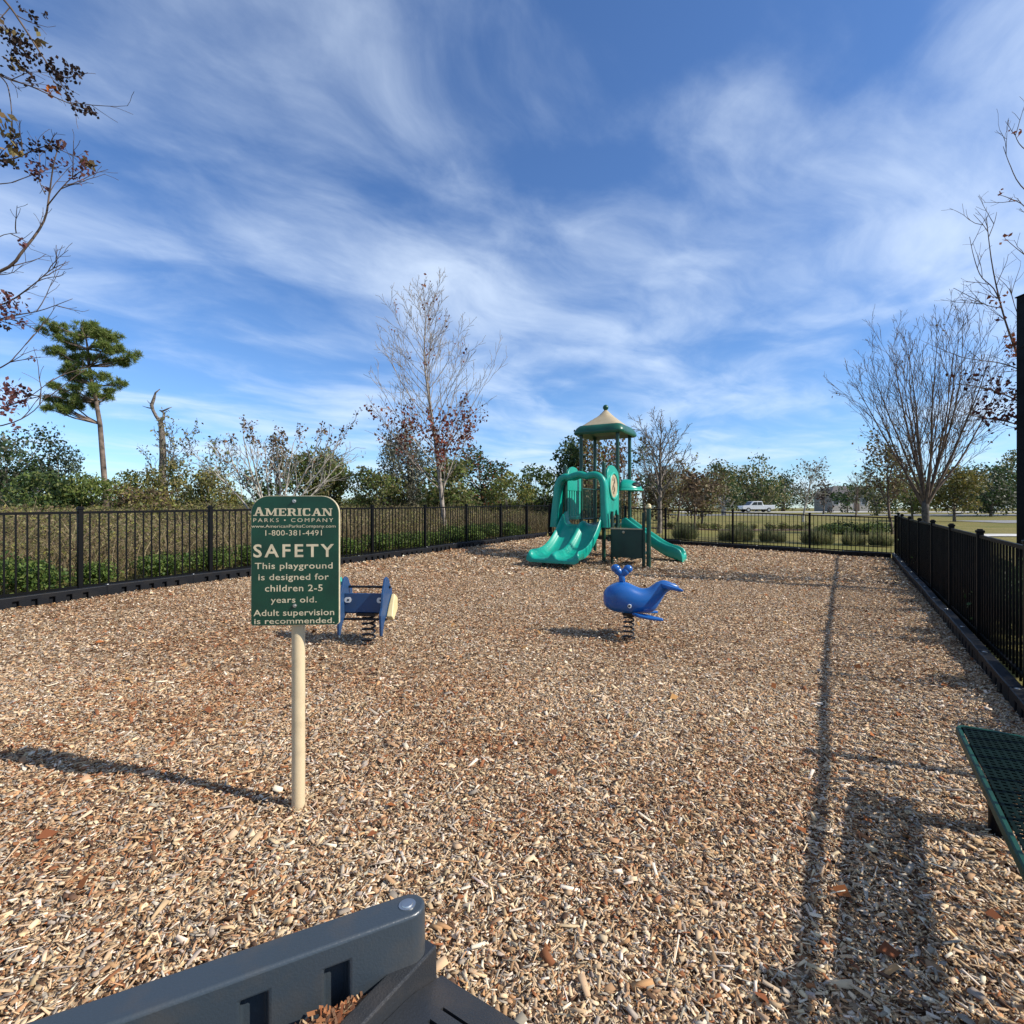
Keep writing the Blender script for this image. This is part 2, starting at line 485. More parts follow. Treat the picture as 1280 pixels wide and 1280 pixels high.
def chips(n, y0, y1, marg, Lm, Wm, full, lift, outer=None):
    u = rng.random(n)
    y = np.sqrt(y0 * y0 + u * (y1 * y1 - y0 * y0))
    x = (rng.random(n) * 2 - 1) * (y * 1.06 + marg)
    keep = inside(x, y)
    if outer is not None: keep &= np.abs(x) > y * 1.06 + outer
    rx, ry = x - RAMP_O.x, y - RAMP_O.y
    a = rx * RU.x + ry * RU.y; b = rx * RV.x + ry * RV.y
    keep &= ~((a > -.03) & (a < .62) & (b < -.015) & (rng.random(n) > .06))
    x = x[keep]; y = y[keep]; n = len(x)
    L = np.clip(rng.lognormal(math.log(Lm), .45, n), Lm * .35, Lm * 2.4)
    W = np.clip(rng.lognormal(math.log(Wm), .6, n), Wm * .35, Wm * 3.2); W = np.minimum(W, L * .8)
    T = W * rng.uniform(.12, .34, n)
    yaw = rng.random(n) * 2 * np.pi
    tilt = rng.normal(0, .26, n); roll = rng.normal(0, .42, n)
    z = ground(x, y) + lift * rng.random(n) + .002 + np.abs(np.sin(tilt)) * L * .35
    ax = np.stack([np.cos(yaw) * np.cos(tilt), np.sin(yaw) * np.cos(tilt), np.sin(tilt)], -1)
    sd = np.stack([-np.sin(yaw), np.cos(yaw), np.zeros(n)], -1)
    up = np.cross(ax, sd)
    s2 = sd * np.cos(roll)[:, None] + up * np.sin(roll)[:, None]
    up = np.cross(ax, s2)
    C = np.stack([x, y, z], -1)
    ta = rng.uniform(.25, 1, n); tb = rng.uniform(.45, 1, n); sk = rng.uniform(-.35, .35, n)
    cols = chip_colors(x, y, n)
    e = lambda a, s, t: C + ax * (a * L)[:, None] + s2 * (s * W)[:, None] + up * (t * T)[:, None]
    h = .5
    if full:
        lo = [e(-h * np.ones(n), -h * ta, 0 * T - .5), e(h * np.ones(n), -h * tb + sk * .4, 0 * T - .5), e(h * np.ones(n), h * tb + sk * .4, 0 * T - .5), e(-h * np.ones(n), h * ta, 0 * T - .5)]
        hi = [e(-h * .96 * np.ones(n), -h * ta * .9, 0 * T + .5), e(h * .94 * np.ones(n), -h * tb * .9 + sk * .4, 0 * T + .5), e(h * .94 * np.ones(n), h * tb * .9 + sk * .4, 0 * T + .5), e(-h * .96 * np.ones(n), h * ta * .9, 0 * T + .5)]
        V = np.stack(lo + hi, 1).reshape(-1, 3)
        q = np.array([(4, 5, 6, 7), (0, 1, 5, 4), (1, 2, 6, 5), (2, 3, 7, 6), (3, 0, 4, 7)])
        Fc = (np.arange(n)[:, None, None] * 8 + q[None]).reshape(-1, 4)
        return V, Fc, np.repeat(cols, 5, 0)
    o1 = np.ones(n)
    vs = [e(-h * o1, -h * ta, 0 * T), e(0 * o1 + .1, -h * o1 + sk * .3, 0 * T + .8), e(h * o1, h * tb * .2, 0 * T - .2), e(0 * o1 - .1, h * o1 + sk * .3, 0 * T + .3)]
    V = np.stack(vs, 1).reshape(-1, 3)
    Fc = np.arange(n * 4).reshape(-1, 4)
    return V, Fc, cols


def join(parts):
    off = 0; Vs = []; Fs = []; Cs = []
    for V, Fc, C in parts:
        Vs.append(V); Fs.append(Fc + off); Cs.append(C); off += len(V)
    return np.concatenate(Vs), np.concatenate(Fs), np.concatenate(Cs)


V, Fc, C = join([chips(235000, .9, 4.4, .5, .0190, .0074, True, .018),
                 chips(11000, .9, 4.4, .5, .034, .012, True, .024),
                 chips(7000, .9, 5.5, .5, .050, .0042, True, .026),
                 chips(470000, 4.4, 10, .5, .0250, .0092, False, .020),
                 chips(330000, .3, 9, 5.0, .034, .013, False, .020, .45),
                 chips(280000, 10, 20.5, .3, .048, .018, False, .022)])
nl_ = 900
ly = np.sqrt(1.4 ** 2 + rng.random(nl_) * (17 ** 2 - 1.4 ** 2)); lx = (rng.random(nl_) * 2 - 1) * ly * 1.05
kp = inside(lx, ly) & ~((np.abs(lx + .1) < .6) & (ly < 1.75)); lx = lx[kp]; ly = ly[kp]; nl_ = len(lx)
yw = rng.random(nl_) * 6.28; tl = rng.normal(0, .35, nl_); sz_ = rng.uniform(.022, .042, nl_)[:, None]
a1 = np.stack([np.cos(yw) * np.cos(tl), np.sin(yw) * np.cos(tl), np.sin(tl)], -1); a2 = np.stack([-np.sin(yw), np.cos(yw), rng.normal(0, .4, nl_)], -1)
c_ = np.stack([lx, ly, ground(lx, ly) + .030], -1)
LV = np.stack([c_ - a1 * sz_, c_ - a2 * sz_ * .62 + np.array([0, 0, .008]), c_ + a1 * sz_, c_ + a2 * sz_ * .62 + np.array([0, 0, .008])], 1).reshape(-1, 3)
LC = np.array([(.30, .10, .03), (.22, .075, .03), (.38, .20, .07), (.16, .07, .035)])[rng.integers(0, 4, nl_)] * rng.uniform(.7, 1.2, (nl_, 1))
V, Fc, C = join([(V, Fc, C), (LV, np.arange(nl_ * 4).reshape(-1, 4), LC)])
tag(np_mesh('wood_chip_mulch', V, Fc, M['chips'], C), 'loose tan and brown wood chips covering the playground', 'mulch', kind='stuff')


# ------------------------------------------------------------------ border timbers
def timber_mesh(mat_name):
    L = 1.2; r = .05; dep = .044
    xe = [0.0]
    x = .165
    while x < L - .12:
        xe += [x, x + .060]; x += .19
    xe.append(L)
    pts = []; slot = []          # outline, counter clockwise; slot[i] marks the segment i -> i+1
    for k, x in enumerate(xe): pts.append((x, -r)); slot.append(k % 2 == 1 and k < len(xe) - 1)
    for k in range(1, 10):
        a = -math.pi / 2 + math.pi * k / 10; pts.append((L + r * math.cos(a), r * math.sin(a))); slot.append(False)
    for k, x in enumerate(reversed(xe)): pts.append((x, r)); slot.append(k % 2 == 1 and k < len(xe) - 1)
    for k in range(1, 10):
        a = math.pi / 2 + math.pi * k / 10; pts.append((r * math.cos(a), r * math.sin(a))); slot.append(False)
    slot[len(xe) - 1] = False
    n = len(pts)
    mb = MB(); z1, z2 = -.060, -.42
    vs = [(a, b, 0) for a, b in pts] + [(a, b, z1) for a, b in pts] + [(a, b, z2) for a, b in pts]
    fs = [tuple(range(n))]
    for k in range(n):
        k2 = (k + 1) % n
        fs.append((k, k2, n + k2, n + k))
        if not slot[k]: fs.append((n + k, n + k2, 2 * n + k2, 2 * n + k))
        else:
            q = len(vs); sg = 1 if pts[k][1] < 0 else -1
            for kk in (k, k2):
                a, b = pts[kk]; vs += [(a, b + sg * dep, z1), (a, b + sg * dep, z2)]
            fs += [(n + k, n + k2, q + 2, q), (q, q + 2, q + 3, q + 1), (n + k, q, q + 1, 2 * n + k), (q + 2, n + k2, 2 * n + k2, q + 3)]
    mb.add(vs, fs)
    o = mb.build('border_timber', M[mat_name], bevel=.009, segs=3, smooth=True, auto=40)
    pin = MB()
    pin.tube([(0, 0, -.004), (0, 0, .002)], .024, 18).tube([(0, 0, .001), (0, 0, .005)], [.017, .015], 14)
    p = pin.build('pin', M['steel'], o, smooth=True, auto=40)
    return o


TM = timber_mesh('timber')
first = [True]


def place_timber(a, b, top, label, group, first=first):
    if first[0]: o = TM; first[0] = False
    else:
        o = TM.copy(); COL.objects.link(o)
        for c in TM.children:
            d = c.copy(); COL.objects.link(d); d.parent = o
    za = gz(a.x, a.y) + top; zb = gz(b.x, b.y) + top
    d = Vector((b.x - a.x, b.y - a.y, zb - za))
    o.location = (a.x, a.y, za)
    o.rotation_euler = (0, -math.asin(d.z / d.length), math.atan2(d.y, d.x))
    o.scale = (d.length / 1.2 * .965, 1, 1)
    tag(o, label, 'border timber', group)


def run_timbers(a, b, top, label, group, jit=.012):
    n = max(1, round((b - a).length / 1.2))
    for i in range(n):
        p = a.lerp(b, i / n); q = a.lerp(b, (i + 1) / n)
        place_timber(p, q, top + random.uniform(-jit, jit), label, group)


nrm = Vector((-.866, .5)) * .05
run_timbers(BL(-9.6) + nrm, CORNER_F + nrm, .155, 'black plastic border timber edging the mulch along the left fence', 'border timbers along the left fence')
run_timbers(CORNER_F + Vector((.1, .05)), CORNER_R, .15, 'black plastic border timber edging the mulch along the far fence', 'border timbers along the far fence')
off = Vector((.06, -.04))
run_timbers(CORNER_R + off, BR(1.2) + off, .15, 'black plastic border timber edging the mulch along the right fence', 'border timbers along the right fence')

# near timber with visible pin and its ramp
NT = timber_mesh('timber_near'); NT.name = 'border_timber'
d = Vector((-.896, -.444))
NT.location = NEARPIN; NT.rotation_euler = (0, 0, math.atan2(d.y, d.x)); NT.scale = (1.12, 1.0, 1.12)
tag(NT, 'slate grey plastic border timber with slotted side beside the black ramp', 'border timber')


def rl(a, b, z):
    q = RAMP_O + RU * a + RV * b
    return Vector((q.x, q.y, z))


ramp = thing('access_ramp', 'black plastic half ramp with slotted tread and raised side wall', 'ramp', (RAMP_O.x, RAMP_O.y, 0))
mo = Vector((RAMP_O.x, RAMP_O.y, 0))
mb = MB()
# side wall
wt = .06
sec = []
for b, zt in ((0, .098), (-.08, .10), (-.7, .115), (-1.2, .13)):
    sec.append([rl(-wt, b, -.16) - mo, rl(0.0, b, -.16) - mo, rl(0.0, b, zt) - mo, rl(-wt, b, zt) - mo])
mb.loft(sec); mb.build('side_wall', M['rubber'], ramp, bevel=.006)
mb = MB()
g0 = gz(RAMP_O.x, RAMP_O.y)
zf = lambda b: .022 + max(0, -b) * .12 - .03 * max(0, .12 + b) / .12
# tread sheet with narrow cross slots
def tread_piece(a1, a2, b1, b2):
    mb.loft([[rl(a1, b, zf(b) - .05) - mo, rl(a2, b, zf(b) - .05) - mo, rl(a2, b, zf(b)) - mo, rl(a1, b, zf(b)) - mo] for b in (b1, b2)])


bb = [.02, -.03]
b_ = -.09
tread_piece(.002, .70, .02, -.05); tread_piece(.002, .70, -.05, b_)
for k in range(9):
    tread_piece(.002, .10, b_, b_ - .013); tread_piece(.27, .33, b_, b_ - .013); tread_piece(.52, .70, b_, b_ - .013)
    tread_piece(.002, .70, b_ - .013, b_ - .058); b_ -= .058
tread_piece(.002, .70, b_, -1.2)
mb.build('tread', M['rubber'], ramp)
# bark debris trapped between the timber and the ramp
npos = 2600
t_ = rng.random(npos)
cx = -.335 - .19 * t_ + rng.normal(0, .022, npos); cy = 1.60 - .27 * t_ + rng.normal(0, .022, npos)
rx, ry = cx - RAMP_O.x, cy - RAMP_O.y
kk = (rx * RU.x + ry * RU.y) < -.055
nx_, ny_ = .444, -.896
dist = (cx - NEARPIN.x) * nx_ + (cy - NEARPIN.y) * ny_
kk &= dist > .06
cx = cx[kk]; cy = cy[kk]; n = len(cx)
Lc = rng.uniform(.012, .045, n); Wc = rng.uniform(.004, .014, n); yw = rng.random(n) * 6.28; tl = rng.normal(0, .5, n)
ax = np.stack([np.cos(yw) * np.cos(tl), np.sin(yw) * np.cos(tl), np.sin(tl)], -1); sd = np.stack([-np.sin(yw), np.cos(yw), rng.normal(0, .4, n)], -1)
cz = .0 + (.03 + .10 * np.clip((1.58 - cy) / .2, 0, 1)) * rng.random(n) ** .6
Cc = np.stack([cx, cy, cz], -1)
V = np.stack([Cc - ax * Lc[:, None] / 2 - sd * Wc[:, None] / 2, Cc + ax * Lc[:, None] / 2 - sd * Wc[:, None] / 3, Cc + ax * Lc[:, None] / 2 + sd * Wc[:, None] / 2, Cc - ax * Lc[:, None] / 2 + sd * Wc[:, None] / 3], 1).reshape(-1, 3)
cc = np.array([(.22, .075, .03), (.12, .05, .025), (.36, .24, .13), (.15, .08, .045), (.28, .12, .05)])[rng.integers(0, 5, n)] * rng.uniform(.7, 1.2, (n, 1))
tag(np_mesh('bark_debris', V, np.arange(n * 4).reshape(-1, 4), M['chips'], cc), 'reddish bark scraps trapped between slotted timber and ramp', 'bark', kind='stuff')


# ------------------------------------------------------------------ picket fences
def make_fence(name, label, pts, H, skip=()):
    root = thing(name, label, 'fence', (pts[0].x, pts[0].y, 0)); o0 = Vector((pts[0].x, pts[0].y, 0))
    pm = MB(); pm.box((0, 0, H / 2 - .1), (.062, .062, H + .2)).box((0, 0, H + .012), (.078, .078, .03)).box((0, 0, H + .032), (.05, .05, .02))
    proto = None
    for i, p in enumerate(pts):
        q = pts[i + 1] if i + 1 < len(pts) else pts[i - 1]
        ang = math.atan2(q.y - p.y, q.x - p.x)
        if proto is None: proto = o = pm.build('post', M['black'], root, bevel=.004, segs=1)
        else:
            o = proto.copy(); COL.objects.link(o); o.parent = root
        o.location = Vector((p.x, p.y, gz(p.x, p.y))) - o0; o.rotation_euler = (0, 0, ang)
    for i in range(len(pts) - 1):
        a, b = pts[i], pts[i + 1]
        A = Vector((a.x, a.y, gz(a.x, a.y))); B = Vector((b.x, b.y, gz(b.x, b.y)))
        dd = (B - A); n = dd.length; t = .034 / n
        A2, B2 = A.lerp(B, t), A.lerp(B, 1 - t)
        base = (A + B) / 2
        mb = MB()
        up = lambda h: Vector((0, 0, h))
        mb.bar(A2 + up(H - .045) - base, B2 + up(H - .045) - base, .030, .036)
        mb.bar(A2 + up(.13) - base, B2 + up(.13) - base, .030, .032)
        k = max(3, round(n / .1135))
        for j in range(1, k):
            q = A.lerp(B, j / k) - base
            mb.box(q + up((H - .062 + .05) / 2), (.0175, .0175, H - .062 - .05), Matrix.Rotation(math.atan2(dd.y, dd.x), 3, 'Z'))
        o = mb.build('panel', M['black'], root)
        o.location = base - o0
    return root


FL = lambda s: Vector((-5.36 + .5 * s, 8.60 + .866 * s))
CF = FL(13.72)
left_pts = [FL(s) for s in (-11.2, -9.26, -7.33, -5.4, -3.47, -1.54, .29, 2.19, 4.09, 6.03, 7.96, 9.96, 11.8)] + [CF]
make_fence('picket_fence', 'black metal picket fence along the left side before the brush', left_pts, 1.23)
CR = Vector((11.5, 15.35))
dv = CR - CF
far_pts = []
for px in (832, 916, 1012):
    k = (px - 640) / F
    t = (k * CF.y - CF.x) / (dv.x - k * dv.y)
    far_pts.append(CF + dv * t)
f0 = far_pts[0]
far_pts = [CF + Vector((.07, .03)), CF.lerp(f0, .36), CF.lerp(f0, .68)] + far_pts + [CR]
make_fence('picket_fence', 'black metal picket fence along the far side before the lawn', far_pts, 1.23)
FR = lambda y: Vector((5.12 + .645 * (y - 5.44), y))
right_pts = [CR + Vector((.01, -.1))] + [FR(15.35 - 1.56 * k) for k in range(1, 11)]
make_fence('picket_fence', 'black metal picket fence running towards the viewer on the right', right_pts, 1.31)

# ------------------------------------------------------------------ black pole on the right
px_, py_ = 9.06, 9.0
pole = thing('pole', 'tall square black pole rising behind the right fence', 'pole', (px_, py_, gz(px_, py_)))
hp = CAMZ + 265 / 640 * 9 - gz(px_, py_)
MB().box((0, 0, hp / 2), (.20, .20, hp)).build('shaft', M['black_post'], pole, bevel=.012)
MB().box((0, 0, .008), (.42, .42, .03)).build('base_plate', M['black_post'], pole, bevel=.008)
MB().box((0, 0, hp + .012), (.23, .23, .024)).build('cap', M['black_post'], pole, bevel=.006)

# ------------------------------------------------------------------ safety sign
sp = G(373, 1011); SD = sp.y
sign = thing('safety_sign', 'green safety sign with cream lettering on a cream post', 'sign', sp, R(4))
sw = .427; st = P(370, 619.5, SD - .06).z - sp.z; sb = P(370, 782, SD - .06).z - sp.z
sh = st - sb
MB().tube([(0, 0, -.2), (0, 0, st - .05)], .0325, 28).build('post', M['pole_cream'], sign, smooth=True, auto=50)


def rrect(w_, h_, rt, rb, n=10):
    pts = []
    for cx, cy, r, a0 in ((w_ / 2 - rt, h_ - rt, rt, 0), (-w_ / 2 + rt, h_ - rt, rt, 90), (-w_ / 2 + rb, rb, rb, 180), (w_ / 2 - rb, rb, rb, 270)):
        for k in range(n + 1):
            a = R(a0 + 90 * k / n); pts.append((cx + r * math.cos(a), cy + r * math.sin(a)))
    return pts


sy = -.034
scx = .0025
core = MB(); core.prism(rrect(sw, sh, .088, .014), lambda a, b, s: Vector((scx + a, sy - (.0 if s else .016), sb + b)))
panel = core.build('sign_board', M['signcore'], sign)
fr = MB(); fr.prism(rrect(sw - .006, sh - .006, .085, .012), lambda a, b, s: Vector((scx + a, sy - (.016 if s else .020), sb + .003 + b)))
fr.build('green_face', M['signgreen'], panel)
text_y = sy - .0203


def text_polys(txt, x0, x1, y0, y1, space=1.0, bold=0.):
    """returns verts/faces of a text line stretched into the box x0..x1, cap box y0..y1 (baseline..cap height of the line)"""
    cu = bpy.data.curves.new('t', 'FONT'); cu.body = txt; cu.size = 1; cu.space_character = space; cu.offset = bold
    cu.resolution_u = 3
    ob = bpy.data.objects.new('t', cu); COL.objects.link(ob)
    dg = bpy.context.evaluated_depsgraph_get()
    me = ob.evaluated_get(dg).to_mesh()
    vs = [Vector(v.co) for v in me.vertices]; fs = [tuple(p.vertices) for p in me.polygons]
    mnx = min(v.x for v in vs); mxx = max(v.x for v in vs)
    bpy.data.objects.remove(ob); bpy.data.curves.remove(cu)
    cap = .70
    k = (x1 - x0) / (mxx - mnx)
    return [(x0 + (v.x - mnx) * k, y0 + v.y / cap * (y1 - y0)) for v in vs], fs


lt = MB()
UV = lambda zx, zy: (scx + ((zx - 78) / 650 - .5) * sw, sb + sh * (1 - (zy - 110) / 950))


def line(txt, zx0, zx1, ztop, zbase, space=1., bold=0.):
    x0, yb = UV(zx0, zbase); x1, yt = UV(zx1, ztop)
    vs, fs = text_polys(txt, x0, x1, yb, yt, space, bold)
    lt.add([(a, text_y, b) for a, b in vs], fs)


def rect_letters(word, zx0, zx1, ztop, zbase, big_first=True):
    """slab serif capitals from strokes"""
    T_, S_ = .24, .10
    def bx(x0, y0, x1, y1): return [(x0, y0), (x1, y0), (x1, y1), (x0, y1)]
    def sl(x0, y0, x1, y1, w_): return [(x0 - w_ / 2, y0), (x0 + w_ / 2, y0), (x1 + w_ / 2, y1), (x1 - w_ / 2, y1)]
    serif = lambda c, y, w_=.36: bx(c - w_ / 2, y, c + w_ / 2, y + S_)
    LT = {
        'A': (1.05, [sl(.2, 0, .50, 1, .15), sl(.84, 0, .54, 1, .24), bx(.3, .3, .75, .42), serif(.2, 0), serif(.84, 0, .42)]),
        'M': (1.3, [bx(.14, 0, .28, 1), sl(.26, 1, .62, .1, .22), sl(.62, .1, 1.02, 1, .12), bx(.94, 0, 1.16, 1), serif(.21, 0), serif(1.05, 0, .44), serif(.16, .9, .3), serif(1.1, .9, .36)]),
        'E': (.9, [bx(.12, 0, .36, 1), bx(.05, 0, .82, .12), bx(.05, .88, .82, 1), bx(.3, .45, .62, .56), bx(.72, 0, .82, .28), bx(.72, .72, .82, 1), bx(.55, .36, .63, .65)]),
        'R': (1.0, [bx(.12, 0, .36, 1), serif(.24, 0, .44), bx(.05, .88, .66, 1), bx(.3, .44, .66, .55), bx(.60, .50, .84, .93), sl(.82, 0, .58, .5, .25), bx(.78, 0, .98, .1)]),
        'I': (.5, [bx(.13, 0, .37, 1), serif(.25, 0, .44), serif(.25, .9, .44)]),
        'C': (.95, [bx(.08, .2, .32, .8), sl(.3, .0, .2, .28, .28), sl(.2, .72, .3, 1, .28), bx(.28, 0, .75, .13), bx(.28, .87, .75, 1), bx(.72, .62, .82, 1), bx(.70, .06, .84, .26)]),
        'N': (1.15, [bx(.14, 0, .27, 1), sl(.26, 1, .86, 0, .27), bx(.82, 0, .95, 1), serif(.2, 0, .38), serif(.88, .9, .36), serif(.14, .9, .28)]),
    }
    tot = sum(LT[c][0] for c in word) + .12
    k = (zx1 - zx0) / tot; x = 0
    for i, c in enumerate(word):
        wd, polys = LT[c]
        ks = 1.16 if (i == 0 and big_first) else 1.
        for pi, poly in enumerate(polys):
            pts = []
            for a, b in poly:
                u_, v_ = UV(zx0 + (x + a * (1.1 if ks > 1 else 1)) * k, zbase + (ztop - zbase) * b * ks)
                pts.append((u_, text_y - .00006 * pi, v_))
            lt.add(pts, [(0, 1, 2, 3)])
        x += wd + (.12 if ks > 1 else 0)


rect_letters('AMERICAN', 95, 685, 203, 258)
line('PARKS • COMPANY', 97, 685, 275, 303, 1.35)
line('www.AmericanParksCompany.com', 82, 702, 322, 344)
line('1-800-381-4491', 185, 600, 362, 402, 1.05)
line('SAFETY', 97, 690, 466, 558, 1.28, .018)
line('This playground', 108, 680, 600, 645, 1.06, .008)
line('is designed for', 134, 652, 682, 727, 1.06, .008)
line('children 2-5', 182, 606, 762, 810, 1.06, .008)
line('years old.', 224, 562, 850, 893, 1.06, .008)
line('Adult supervision', 98, 692, 943, 988, 1.03, .008)
line('is recommended.', 104, 694, 1006, 1046, 1.03, .008)
lt.build('lettering', M['signcore'], panel)
for zx, zy in ((398, 150), (402, 915)):
    u_, v_ = UV(zx, zy)
    MB().tube([(u_, text_y + .002, v_), (u_, text_y - .004, v_)], .0095, 16).tube([(u_, text_y - .003, v_), (u_, text_y - .010, v_)], [.0065, .004], 10).build('bolt', M['steel'], sign, smooth=True, auto=40)

# ------------------------------------------------------------------ spring helper
def coil(mb, base, r, h, turns, wire, n=14):
    pts = []
    m = int(turns * n)
    for i in range(m + 1):
        a = 2 * math.pi * i / n
        pts.append((base[0] + r * math.cos(a), base[1] + r * math.sin(a), base[2] + h * i / m))
    mb.tube(pts, wire, 7)


# ------------------------------------------------------------------ whale rider
wp = G(786, 798); k = wp.y / F / 8.0            # metres per zoomed pixel
whale = thing('whale_spring_rider', 'blue whale shaped spring rider standing on the wood chips', 'spring rider', wp, R(-8))
sx = lambda zx: (zx - 528) * k
sz = lambda zy: (955 - zy) * k
st_ = [  # zx, top, bottom, half width (m)
    (276, 520, 590, .03), (286, 482, 630, .085), (312, 448, 656, .125), (350, 418, 678, .15), (410, 391, 696, .168), (470, 381, 704, .172), (530, 396, 706, .168),
    (595, 432, 704, .155), (655, 453, 700, .138), (712, 449, 694, .122), (756, 418, 688, .105), (790, 388, 656, .090), (822, 374, 606, .078), (852, 366, 548, .066), (880, 366, 503, .058), (908, 374, 474, .050), (945, 390, 460, .042), (985, 409, 447, .026), (1012, 421, 437, .010)]
rings = []
for zx, t_, b_, hw in st_:
    zc = (sz(t_) + sz(b_)) / 2; hz = abs(sz(t_) - sz(b_)) / 2
    ring = []
    for q in range(20):
        a = 2 * math.pi * q / 20
        ca, sa = math.cos(a), math.sin(a)
        e = .86
        ring.append(Vector((sx(zx), math.copysign(abs(ca) ** e, ca) * hw, zc + math.copysign(abs(sa) ** e, sa) * hz)))
    rings.append(ring)
MB().loft(rings).build('body', M['whale'], whale, smooth=True, subd=1)
# tail fluke: a crescent plate
fl = [(.0, .0), (.10, .05), (.20, .14), (.24, .25), (.215, .255), (.16, .19), (.10, .135), (.075, .10)]
half = [(760 + 0, 0)]
mb = MB()
pl = []
cent = [(808, 0.0), (840, .075), (900, .155), (985, .225), (1022, .235), (1000, .17), (960, .09), (925, .04), (918, 0)]
ou = cent + [(a, -b) for a, b in reversed(cent[1:-1])]
def flz(zx): return 410 + (zx - 808) * .10
mb.prism([(a, b) for a, b in ou], lambda a, b, s: Vector((sx(a), b, sz(flz(a) + abs(b) * 30) + (.030 if s else -.030) * (1 - abs(b) * 2.2))))
mb.build('tail_fluke', M['whale'], whale, smooth=True, bevel=.014, segs=3)
for s in (-1, 1):
    mb = MB()
    fo = [(545, .10), (600, .20), (700, .245), (832, .225), (838, .20), (770, .15), (700, .09)]
    mb.prism(fo, lambda a, b, q: Vector((sx(a), s * b, sz(684 + (a - 545) * .10 + b * 40) + (.016 if q else -.016))))
    mb.build('fin', M['whale'], whale, smooth=True, bevel=.012, segs=3)
    mb = MB(); mb.tube([(sx(523), s * .150, sz(606)), (sx(523), s * .172, sz(606))], [.024, .022], 16)
    ey = mb.build('eye', M['white'], whale, smooth=True, auto=40)
    MB().tube([(sx(520), s * .168, sz(604)), (sx(520), s * .176, sz(604))], [.013, .012], 14).build('pupil', M['spring'], ey, smooth=True, auto=40)
mb = MB()
mb.tube([(sx(462), 0, sz(405)), (sx(460), 0, sz(345)), (sx(458), 0, sz(300))], [.05, .032, .04], 14)
for pts_ in ([(460, 340), (446, 306), (422, 282), (398, 268)], [(460, 340), (474, 306), (496, 284), (520, 270)]):
    mb.tube([(sx(a), 0, sz(b)) for a, b in pts_], [.030, .042, .050, .046], 12)
for (a, b) in ((398, 256), (520, 260)):
    mb.ball((sx(a), 0, sz(b)), .052, 14, 10, (1.05, .85, .9))
mb.build('spout', M['whale'], whale, smooth=True, subd=1)
mb = MB(); coil(mb, (0, 0, .0), .056, sz(715), 5.2, .0105); mb.build('spring', M['spring'], whale, smooth=True)
mb = MB(); mb.tube([(0, 0, -.06), (0, 0, .012)], .085, 18); mb.build('clamp_plate', M['spring'], whale, smooth=True, auto=40); MB().tube([(0, 0, sz(722)), (0, 0, sz(690))], [.075, .085], 18).build('clamp_plate', M['spring'], whale, smooth=True, auto=40)

# ------------------------------------------------------------------ panel rider behind the sign
rp = G(461, 803); kr = rp.y / F / 9.14
rider = thing('panel_spring_rider', 'navy panel spring rider with side fins partly behind the safety sign', 'spring rider', rp, R(-4))
rx_ = lambda zx: (zx - 552) * kr
rz_ = lambda zy: (1042 - zy) * kr
prof = [(.02, .12), (.05, .11), (.10, .22), (.20, .30), (.32, .36), (.38, .46), (.37, .56), (.31, .60), (.26, .675), (.20, .70), (.15, .685), (.11, .61), (.07, .54), (.045, .40), (.0, .33)]
for u0 in (rx_(285), rx_(760)):
    mb = MB(); mb.prism([(a - .22, b) for a, b in prof], lambda a, b, s: Vector((u0 + (.012 if s else -.012), a, b)))
    mb.build('side_panel', M['blue_panel'], rider, bevel=.004)
a_, b_ = rx_(285), rx_(760)
mb = MB(); mb.box(((a_ + b_) / 2, -.06, (rz_(470) + rz_(685)) / 2), (b_ - a_ - .026, .022, rz_(470) - rz_(685)))
cp = mb.build('cross_panel', M['blue_panel'], rider, bevel=.004)
for u in (a_ + .05, b_ - .045):
    ring = []
    for q in range(24):
        a = 2 * math.pi * q / 24
        xx = math.cos(a) * .020 + math.copysign(.016, math.cos(a)); zz_ = math.sin(a) * .028
        ring.append((xx, zz_))
    g = MB(); g.prism(ring, lambda a, b, s: Vector((u + a, -.0715 - (.006 if s else 0), rz_(545) + b)))
    gr = g.build('grommet', M['white'], cp, smooth=True, auto=40)
    MB().tube([(u + .004, -.0776, rz_(545)), (u + .004, -.0796, rz_(545))], .011, 14).build('bolt', M['spring'], cp, smooth=True, auto=40)
MB().tube([(a_ - .05, .05, rz_(415)), (b_ + .03, .05, rz_(415))], .013, 10).build('handle_bar', M['spring'], rider, smooth=True, auto=40)
MB().tube([(a_ - .03, -.08, rz_(758)), (b_ + .03, -.08, rz_(758))], .013, 10).build('foot_bar', M['spring'], rider, smooth=True, auto=40)
mb = MB(); mb.box(((a_ + b_) / 2, .07, rz_(690)), (b_ - a_ - .03, .24, .024)); mb.build('seat', M['blue_panel'], rider, bevel=.006)
mb = MB(); mb.prism([(-.02, .245), (.16, .33), (.20, .45), (.12, .50), (.02, .40), (-.06, .29)], lambda a, b, s: Vector((b_ + .014 + (.075 if s else .0) * (1.35 - b * 1.6), a, b)))
mb.build('fender', M['cream'], rider, bevel=.012, segs=3)
mb = MB(); mb.tube([(a_ - .02, .06, rz_(400)), (a_ - .075, .05, rz_(380)), (a_ - .09, .05, rz_(310))], .022, 10); mb.build('grip', M['teal_light'], rider, smooth=True, auto=40)
mb = MB(); coil(mb, (0, 0, 0), .064, rz_(715), 5.4, .012); mb.build('spring', M['spring'], rider, smooth=True)
mb = MB(); mb.tube([(0, 0, -.06), (0, 0, .012)], .09, 18); mb.build('clamp_plate', M['spring'], rider); MB().box((0, 0, rz_(705)), (.2, .2, .03)).build('clamp_plate', M['spring'], rider)

